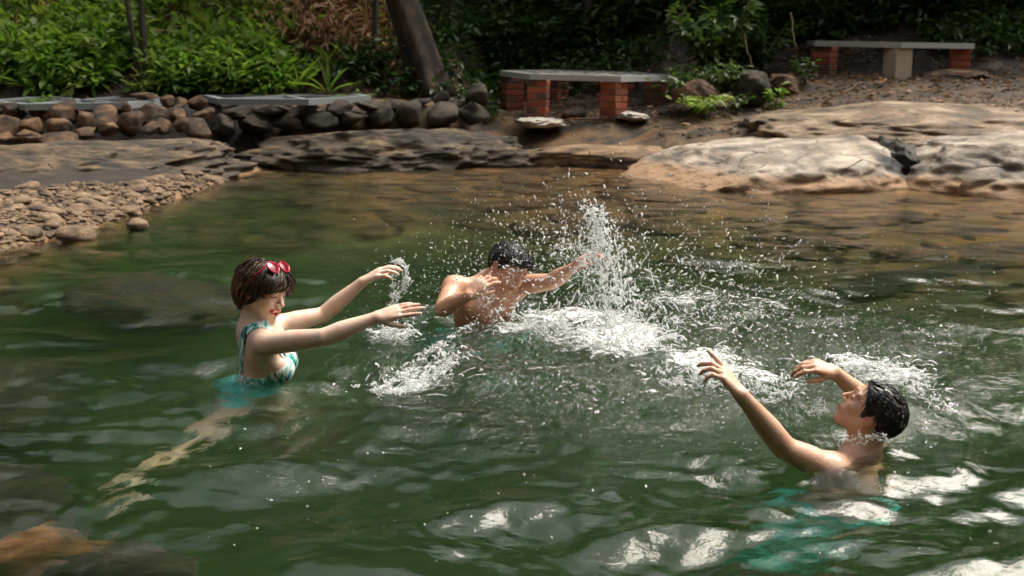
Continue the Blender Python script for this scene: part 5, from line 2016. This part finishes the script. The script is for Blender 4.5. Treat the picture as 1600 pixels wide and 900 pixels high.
def build_boy():
    Y0 = 5.75
    base = np.array([atY(755, 495, Y0)[0], Y0, -1.0])
    skin = skin_material('skin_warm', (0.58, 0.31, 0.19), (0.66, 0.38, 0.25))
    fd = Field()
    hs_ = 0.94
    C = atY(793, 420, Y0 - 0.10)
    MH = frame((0.56, -0.72, -0.42), (0.44, -0.10, 0.88))
    MB = frame((0.34, -0.90, -0.20), (0.12, -0.18, 1.0))
    fw, lf, up = MB[:, 0], MB[:, 1], MB[:, 2]
    chest = atY(757, 476, Y0)
    neck = atY(765, 437, Y0 - 0.02)
    add_head(fd, C, MH, hs_, False, False)
    fd.chain([neck - up * 0.05, neck, C + MH @ np.array([-0.030, 0, -0.05]) * hs_], [0.062, 0.052, 0.050], 0.025)
    fd.ell(chest - up * 0.03, (0.095, 0.145, 0.155), MB, 0.03)
    waist = chest - up * 0.23
    pelvis = waist - up * 0.16
    fd.ell(waist, (0.085, 0.122, 0.13), MB, 0.05)
    fd.ell(pelvis, (0.10, 0.14, 0.11), MB, 0.05)
    for y in (-1, 1):
        fd.ell(chest + fw * 0.070 + lf * y * 0.062 + up * 0.01, (0.034, 0.062, 0.045), MB, 0.03)
    shR = chest - lf * 0.150 + up * 0.085 - fw * 0.01
    shL = chest + lf * 0.140 + up * 0.095 + fw * 0.01
    for sh in (shR, shL):
        fd.cone(neck - up * 0.035, sh, 0.038, 0.042, 0.05)
        fd.ell(sh, (0.052, 0.052, 0.054), MB, 0.03)
        fd.cone(sh - up * 0.02, sh * 0.5 + chest * 0.5, 0.045, 0.065, 0.04)
    fd.cone(neck + fw * 0.035 - up * 0.035, shR + fw * 0.03, 0.010, 0.010, 0.02)
    fd.cone(neck + fw * 0.035 - up * 0.035, shL + fw * 0.03, 0.010, 0.010, 0.02)
    elR = atY(692, 482, Y0 - 0.22)
    wrR = atY(732, 462, Y0 - 0.33)
    wrR = elR + (wrR - elR) / np.linalg.norm(wrR - elR) * 0.225 if np.linalg.norm(wrR - elR) < 0.16 else wrR
    add_arm(fd, shR, elR, wrR, (0.049, 0.046, 0.037, 0.038, 0.025))
    add_hand(fd, wrR, atY(757, 438, Y0 - 0.30) - wrR, (-0.30, -0.80, 0.45), -1, 0.96, (20, 24, 26, 30), 0.16, (0.55, 0.75, -0.3))
    elL = atY(862, 440, Y0 - 0.12)
    wrL = atY(893, 420, Y0 - 0.26)
    add_arm(fd, shL, elL, wrL, (0.048, 0.045, 0.037, 0.038, 0.025))
    add_hand(fd, wrL, atY(920, 396, Y0 - 0.30) - wrL, (-0.35, 0.25, 0.9), 1, 0.96, (22, 24, 26, 30), 0.10, (0.6, 0.7, -0.4))
    for sgn in (-1, 1):
        hip = pelvis + lf * sgn * 0.085 - up * 0.05
        knee = hip + fw * 0.12 + lf * sgn * 0.08 - up * 0.32
        ank = knee - fw * 0.14 - up * 0.30
        fd.chain([hip, (hip + knee) / 2, knee], [0.088, 0.078, 0.056], 0.03)
        fd.chain([knee, knee * 0.65 + ank * 0.35, ank], [0.056, 0.052, 0.035], 0.02)
        fd.chain([ank, ank + fw * 0.15 - up * 0.05], [0.036, 0.026], 0.015)
    V, Q = mesh_field(fd, HF * 1.1)
    V = relax(V, Q, 1)
    t = face_tint(V, C, MH, hs_, (0.80, 0.48, 0.44), False, (0.10, 0.07, 0.06), 0.10)
    for y in (-1, 1):
        m = 0.6 * sstep(0.016, 0.010, np.linalg.norm(V - (chest + fw * 0.100 + lf * y * 0.075 - up * 0.02), axis=1))[:, None]
        t = t * (1 - m) + np.array([0.6, 0.36, 0.3]) * m
    root = finish_person('person', 'bare-chested young man ducking his head behind the splash, one arm stretched out', None, V, Q, t, skin, base)

    def shorts(P, d):
        z = (P - pelvis) @ up
        wob = 0.012 * np.sin(P[:, 0] * 55) * np.cos(P[:, 2] * 40)
        return np.maximum(np.maximum(d - 0.024 - wob, -(d + 0.004)), np.maximum(z - 0.10, -z - 0.27))
    Vb, Qb = mesh_field(fd, HF * 2, shorts, 0.04, (pelvis - 0.42, pelvis + 0.35))
    child_mesh('swim_shorts', relax(Vb, Qb, 2), Qb, teal_fabric('sea_green_fabric'), root, base)
    hm = hair_material('short_black_hair', (0.005, 0.005, 0.006), (0.035, 0.030, 0.03), 0.30)
    line = [(-0.13, -0.055), (-0.10, -0.052), (-0.07, -0.040), (-0.045, -0.020), (-0.034, 0.018), (-0.012, 0.032), (0.006, 0.026), (0.018, 0.000), (0.030, 0.006), (0.036, 0.034), (0.055, 0.050), (0.075, 0.060), (0.10, 0.066), (0.14, 0.07)]

    def comb(P):
        d = P - np.array([-0.035, 0.0, 0.13])
        d[:, 2] -= 0.03
        return d / np.linalg.norm(d, axis=1)[:, None]
    short_hair(root, base, C, MH, hs_, hm, line, 0.013, 9, 1200, comb, None, 6, (0.004, 0.009), (-0.001, 0.007))
    return root
# ------------------------------------------------------------------ swimmers
build_woman()
build_right_man()
build_boy()
# ------------------------------------------------------------------ splashes
mS, N, L, B = material('aerated_water')
B.inputs['Base Color'].default_value = (0.93, 0.94, 0.94, 1)
B.inputs['Roughness'].default_value = 0.10
B.inputs['IOR'].default_value = 1.333
B.inputs['Transmission Weight'].default_value = 0.28
tl = N.new('ShaderNodeBsdfTranslucent')
tl.inputs[0].default_value = (0.95, 0.97, 0.97, 1)
mxs = N.new('ShaderNodeMixShader')
mxs.inputs[0].default_value = 0.48
L.new(B.outputs[0], mxs.inputs[1])
L.new(tl.outputs[0], mxs.inputs[2])
L.new(mxs.outputs[0], N['Material Output'].inputs['Surface'])


mD, N, L, B = material('water_drop')
B.inputs['Base Color'].default_value = (0.95, 0.96, 0.96, 1)  # white base colour stands for the sky the drops reflect
B.inputs['Roughness'].default_value = 0.05
B.inputs['IOR'].default_value = 1.333
B.inputs['Transmission Weight'].default_value = 0.25


def metaballs(C, Rr, h=0.0032, iso=0.33):
    """merged blobs of water: thick where many overlap, threads and beads where few do"""
    C, Rr = np.asarray(C), np.asarray(Rr) * 2.0
    lo = np.floor((C - Rr[:, None]).min(0) / h).astype(int) - 2
    hi = np.ceil((C + Rr[:, None]).max(0) / h).astype(int) + 2
    D = np.zeros(hi - lo + 1, np.float32)
    for c, r in zip(C, Rr):
        a = np.floor((c - r) / h).astype(int) - lo
        b = np.ceil((c + r) / h).astype(int) - lo + 1
        ax = [((np.arange(a[k], b[k]) + lo[k]) * h - c[k]) ** 2 for k in range(3)]
        q = (ax[0][:, None, None] + ax[1][None, :, None] + ax[2][None, None, :]) / (r * r)
        D[a[0]:b[0], a[1]:b[1], a[2]:b[2]] += np.maximum(1 - q, 0) ** 2
    shp = np.array(D.shape)

    def post(P, d):
        i = np.round(P / h).astype(int) - lo
        ok = ((i >= 0) & (i < shp)).all(1)
        i = np.clip(i, 0, shp - 1)
        return np.where(ok, iso - D[i[:, 0], i[:, 1], i[:, 2]], iso)
    f = Field()
    mid = (lo + hi) * h / 2
    ext = (hi - lo) * h / 2
    f._add(lambda P: np.zeros(len(P)), mid - ext, mid + ext, 0.0, 'u')
    V, Q = mesh_field(f, h, post)
    return V, Q


def path_pts(pts, n):
    pts = np.array(pts, float)
    t = np.linspace(0, len(pts) - 1, n)
    return np.stack([np.interp(t, np.arange(len(pts)), pts[:, k]) for k in range(pts.shape[1])], 1)


def spray(rg, pts, n, w0, w1, r0, r1, bias=1.0, zmin=0.0):
    """threads of water along a pixel path [(px, py, Y)], spread w0 -> w1 metres"""
    P = np.array([atY(*p) for p in pts])
    m = max(12, n)
    t = rg.random(m) ** bias
    q = np.arange(len(P))
    base = np.stack([np.interp(t * (len(P) - 1), q, P[:, k]) for k in range(3)], 1)
    tan = np.stack([np.interp(t * (len(P) - 1), q, np.gradient(P[:, k])) for k in range(3)], 1)
    tan /= np.linalg.norm(tan, axis=1)[:, None] + 1e-9
    w = w0 + (w1 - w0) * t
    C0 = base + rg.normal(size=(m, 3)) * w[:, None] * np.array([0.55, 0.45, 0.5])
    d = tan * rg.choice([-1, 1], m)[:, None] + rg.normal(size=(m, 3)) * 0.75 + np.array([0, 0, 0.15])
    d /= np.linalg.norm(d, axis=1)[:, None]
    rr0 = (r0 + (r1 - r0) * rg.random(m) ** 3.5) * 0.36
    Cs, Rs = [], []
    C = C0.copy()
    for k in range(8):
        Cs.append(C.copy())
        Rs.append(rr0 * (1 - 0.07 * k) * (0.6 + 0.7 * rg.random(m)))
        d = d + 0.55 * np.stack([perlin(C * 16 + k_ * 13) for k_ in range(3)], 1) + np.array([0, 0, -0.05])
        d /= np.linalg.norm(d, axis=1)[:, None]
        C = C + d * rr0[:, None] * 1.25
    C, Rr = np.concatenate(Cs), np.concatenate(Rs)
    C[:, 2] = np.maximum(C[:, 2], zmin + rg.uniform(0, 0.012, len(C)))
    return C, Rr


def splash(label, sets, h=0.0032, iso=0.33):
    C = np.concatenate([s[0] for s in sets])
    Rr = np.concatenate([s[1] for s in sets])
    V, Q = metaballs(C, Rr, h, iso)
    b = V.mean(0)
    b[2] = 0
    o = put('water_splash', mesh_from('water_splash', V - b, Q, True, mS), None, b)
    tag(o, label, 'splash', None, 'stuff')
    return o


rg = np.random.default_rng(99)


def jets(px, py, n, vz, vh, r0, aim=(0.0, 0.0), age=(0.10, 0.42)):
    """ballistic threads thrown from one spot, thick at the head and beading towards the tail"""
    o = atZ(px, py, 0.0)
    Cs, Rs = [], []
    for _ in range(n):
        v = np.array([rg.normal(aim[0], vh), rg.normal(aim[1], vh * 0.5), rg.uniform(*vz)])
        tm_ = min(age[1], 1.7 * v[2] / 9.8)
        t1 = rg.uniform(min(age[0], 0.5 * tm_), tm_)
        dt = rg.uniform(0.03, 0.10)
        p0 = o + rg.normal(size=3) * np.array([0.06, 0.05, 0.0])
        ts = np.linspace(max(0.0, t1 - dt), t1, 46)
        c = p0 + np.outer(ts, v) - np.array([0, 0, 4.9]) * (ts ** 2)[:, None]
        c += 0.010 * np.stack([perlin(c * 12 + k * 7) for k in range(3)], 1)
        rr = r0 * rg.uniform(0.5, 1.2) * (0.35 + 0.65 * np.linspace(0, 1, 46)) * (0.85 + 0.30 * np.sin(np.linspace(0, rg.uniform(8, 22), 46) + rg.uniform(0, 6)))
        ok = c[:, 2] > -0.01
        Cs.append(c[ok])
        Rs.append(np.maximum(rr[ok], 0.0013))
    return np.concatenate(Cs), np.concatenate(Rs)


S1 = [spray(rg, [(965, 560, 5.15), (960, 500, 5.15), (950, 430, 5.12), (938, 380, 5.10), (926, 325, 5.08)], 2000, 0.14, 0.045, 0.003, 0.011, 1.4),
      spray(rg, [(945, 470, 5.15), (925, 420, 5.12), (905, 385, 5.12), (880, 372, 5.15)], 260, 0.07, 0.06, 0.003, 0.009),
      spray(rg, [(950, 400, 5.1), (965, 360, 5.1), (945, 330, 5.1)], 110, 0.05, 0.04, 0.003, 0.008),
      spray(rg, [(985, 560, 5.1), (1010, 590, 5.0), (1035, 625, 4.7)], 160, 0.05, 0.05, 0.003, 0.009),
      spray(rg, [(1000, 545, 5.1), (960, 545, 5.2), (900, 530, 5.25), (840, 510, 5.35), (780, 500, 5.45)], 1500, 0.13, 0.10, 0.003, 0.011)]
S1 += [spray(rg, [(985, 500, 5.1), (1060, 440, 5.0), (1150, 430, 4.9), (1230, 460, 4.8)], 420, 0.10, 0.13, 0.002, 0.008),
       spray(rg, [(1000, 540, 5.0), (1090, 492, 4.9), (1190, 480, 4.8)], 380, 0.09, 0.12, 0.002, 0.008),
       spray(rg, [(930, 400, 5.1), (900, 350, 5.1), (860, 350, 5.1)], 120, 0.09, 0.12, 0.002, 0.006)]
S1 += [jets(958, 545, 110, (1.6, 3.1), 0.38, 0.0027, (-0.12, 0)), jets(975, 550, 100, (1.0, 2.4), 0.55, 0.0025, (0.75, -0.3)), jets(870, 520, 60, (0.7, 1.6), 0.6, 0.0024)]
splash('tall white column of splashing water in front of the outstretched hand', S1)
S2 = [spray(rg, [(585, 618, 4.55), (625, 585, 4.7), (665, 553, 4.85), (705, 525, 5.05), (745, 506, 5.25)], 420, 0.012, 0.022, 0.003, 0.008),
      spray(rg, [(590, 618, 4.55), (640, 618, 4.55), (680, 590, 4.7), (700, 550, 4.85)], 620, 0.07, 0.045, 0.003, 0.011),
      spray(rg, [(665, 610, 4.6), (690, 580, 4.7), (720, 545, 4.9)], 260, 0.03, 0.03, 0.003, 0.009)]
S2 += [jets(640, 612, 40, (0.6, 1.6), 0.35, 0.0022, (0.5, 0.4))]
splash('low arched spray of water between the woman and the ducking young man', S2, 0.0028)
S3 = [spray(rg, [(590, 528, 5.25), (612, 524, 5.25), (632, 525, 5.25)], 420, 0.06, 0.06, 0.003, 0.010),
      spray(rg, [(618, 520, 5.25), (612, 490, 5.22), (616, 468, 5.2), (628, 452, 5.2), (636, 436, 5.2), (633, 418, 5.2), (622, 406, 5.2), (612, 410, 5.2)], 420, 0.022, 0.010, 0.003, 0.0072, 1.0),
      spray(rg, [(600, 495, 5.22), (616, 470, 5.2), (614, 445, 5.2), (618, 425, 5.2)], 150, 0.02, 0.014, 0.0025, 0.006)]
splash('thin looping splash rising between the woman\'s two hands', S3, 0.0025)
S4 = [spray(rg, [(1030, 585, 4.6), (1080, 590, 4.5), (1130, 600, 4.45), (1190, 608, 4.4), (1245, 612, 4.4)], 1000, 0.07, 0.06, 0.003, 0.010),
      spray(rg, [(1100, 585, 4.5), (1120, 570, 4.5), (1125, 548, 4.5)], 130, 0.05, 0.03, 0.003, 0.008)]
S4 += [jets(1120, 600, 45, (0.5, 1.5), 0.55, 0.0023)]
splash('churned white water under the raised hand of the man on the right', S4)
S5 = [spray(rg, [(1310, 575, 4.55), (1350, 575, 4.45), (1400, 590, 4.35), (1440, 608, 4.25)], 750, 0.055, 0.05, 0.003, 0.010),
      spray(rg, [(1440, 610, 4.25), (1490, 640, 4.1)], 160, 0.03, 0.02, 0.003, 0.008)]
S5 += [jets(1390, 592, 40, (0.5, 1.2), 0.5, 0.0023, (0.3, 0))]
splash('white crest of water behind the head of the man on the right', S5)
S6 = [spray(rg, [(1270, 645, 4.15), (1278, 640, 4.15), (1282, 622, 4.15)], 90, 0.03, 0.010, 0.003, 0.008),
      spray(rg, [(1310, 690, 3.72), (1350, 683, 3.70), (1385, 684, 3.70)], 150, 0.02, 0.02, 0.003, 0.006, 1.0)]
splash('small drips of water in front of the chin of the man on the right', S6, 0.0028)
# water running down the young man's chest and hand
S7 = [spray(rg, [(752, 440, 5.38), (757, 470, 5.42), (765, 500, 5.45)], 210, 0.045, 0.06, 0.003, 0.008),
      spray(rg, [(770, 425, 5.45), (790, 440, 5.45), (800, 430, 5.45)], 70, 0.05, 0.05, 0.002, 0.005)]
splash('water running over the chest and chin of the ducking young man', S7, 0.0028)

# flying drops
P, S = [], []


def drops(n, px, py, Yr, smin, smax, sd=None):
    for _ in range(int(n * 1.6)):
        if sd is None:
            a, b = rg.uniform(*px), rg.uniform(*py)
        else:
            a, b = rg.normal(px, sd[0]), rg.normal(py, sd[1])
        p = atY(a, b, rg.uniform(*Yr))
        if p[2] < 0.0:
            p = atZ(a, b, rg.uniform(0.0, 0.02))
        P.append(p)
        S.append(0.72 * (smin + (smax - smin) * rg.random() ** 3.5))


drops(520, 935, 400, (4.8, 5.5), 0.0016, 0.0075, (60, 65))
drops(380, 860, 390, (4.9, 5.6), 0.0016, 0.0070, (55, 45))
drops(260, (700, 1240), (290, 470), (4.7, 6.0), 0.0015, 0.0050)
drops(420, 1080, 450, (4.6, 5.6), 0.0016, 0.0070, (95, 55))
drops(420, 1160, 500, (4.5, 5.2), 0.0018, 0.0070, (120, 50))
drops(160, (980, 1560), (380, 560), (4.6, 5.6), 0.0015, 0.0050)
drops(130, 710, 420, (5.0, 5.7), 0.0015, 0.0050, (35, 40))
drops(150, 620, 470, (5.0, 5.35), 0.0014, 0.0045, (40, 45))
drops(260, 960, 590, (4.3, 4.9), 0.0016, 0.0055, (130, 35))
drops(120, (300, 1560), (600, 880), (3.0, 4.4), 0.0015, 0.0050)
drops(110, 770, 430, (5.3, 5.5), 0.0014, 0.0042, (40, 35))
dv, df = ico(1)
P, S = np.array(P), np.array(S)
n = len(P)
Vd = np.repeat(dv[None], n, 0) * S[:, None, None]
ax = rg.normal(size=(n, 3)) * 0.45 + (P - np.array([0.35, 5.2, -0.1])) * np.array([1, 0.6, 1])
ax /= np.linalg.norm(ax, axis=1)[:, None]
st = 2.6 * rg.random(n) ** 1.5
Vd = Vd + (np.einsum('nvk,nk->nv', Vd, ax) * st[:, None])[:, :, None] * ax[:, None, :] + P[:, None, :]
Fd = (df[None] + (np.arange(n) * len(dv))[:, None, None]).reshape(-1, 3)
tag(put('water_drops', mesh_from('water_drops', Vd.reshape(-1, 3), Fd, True, mD)), 'countless drops of water flying over the pool', 'water drops', None, 'stuff')
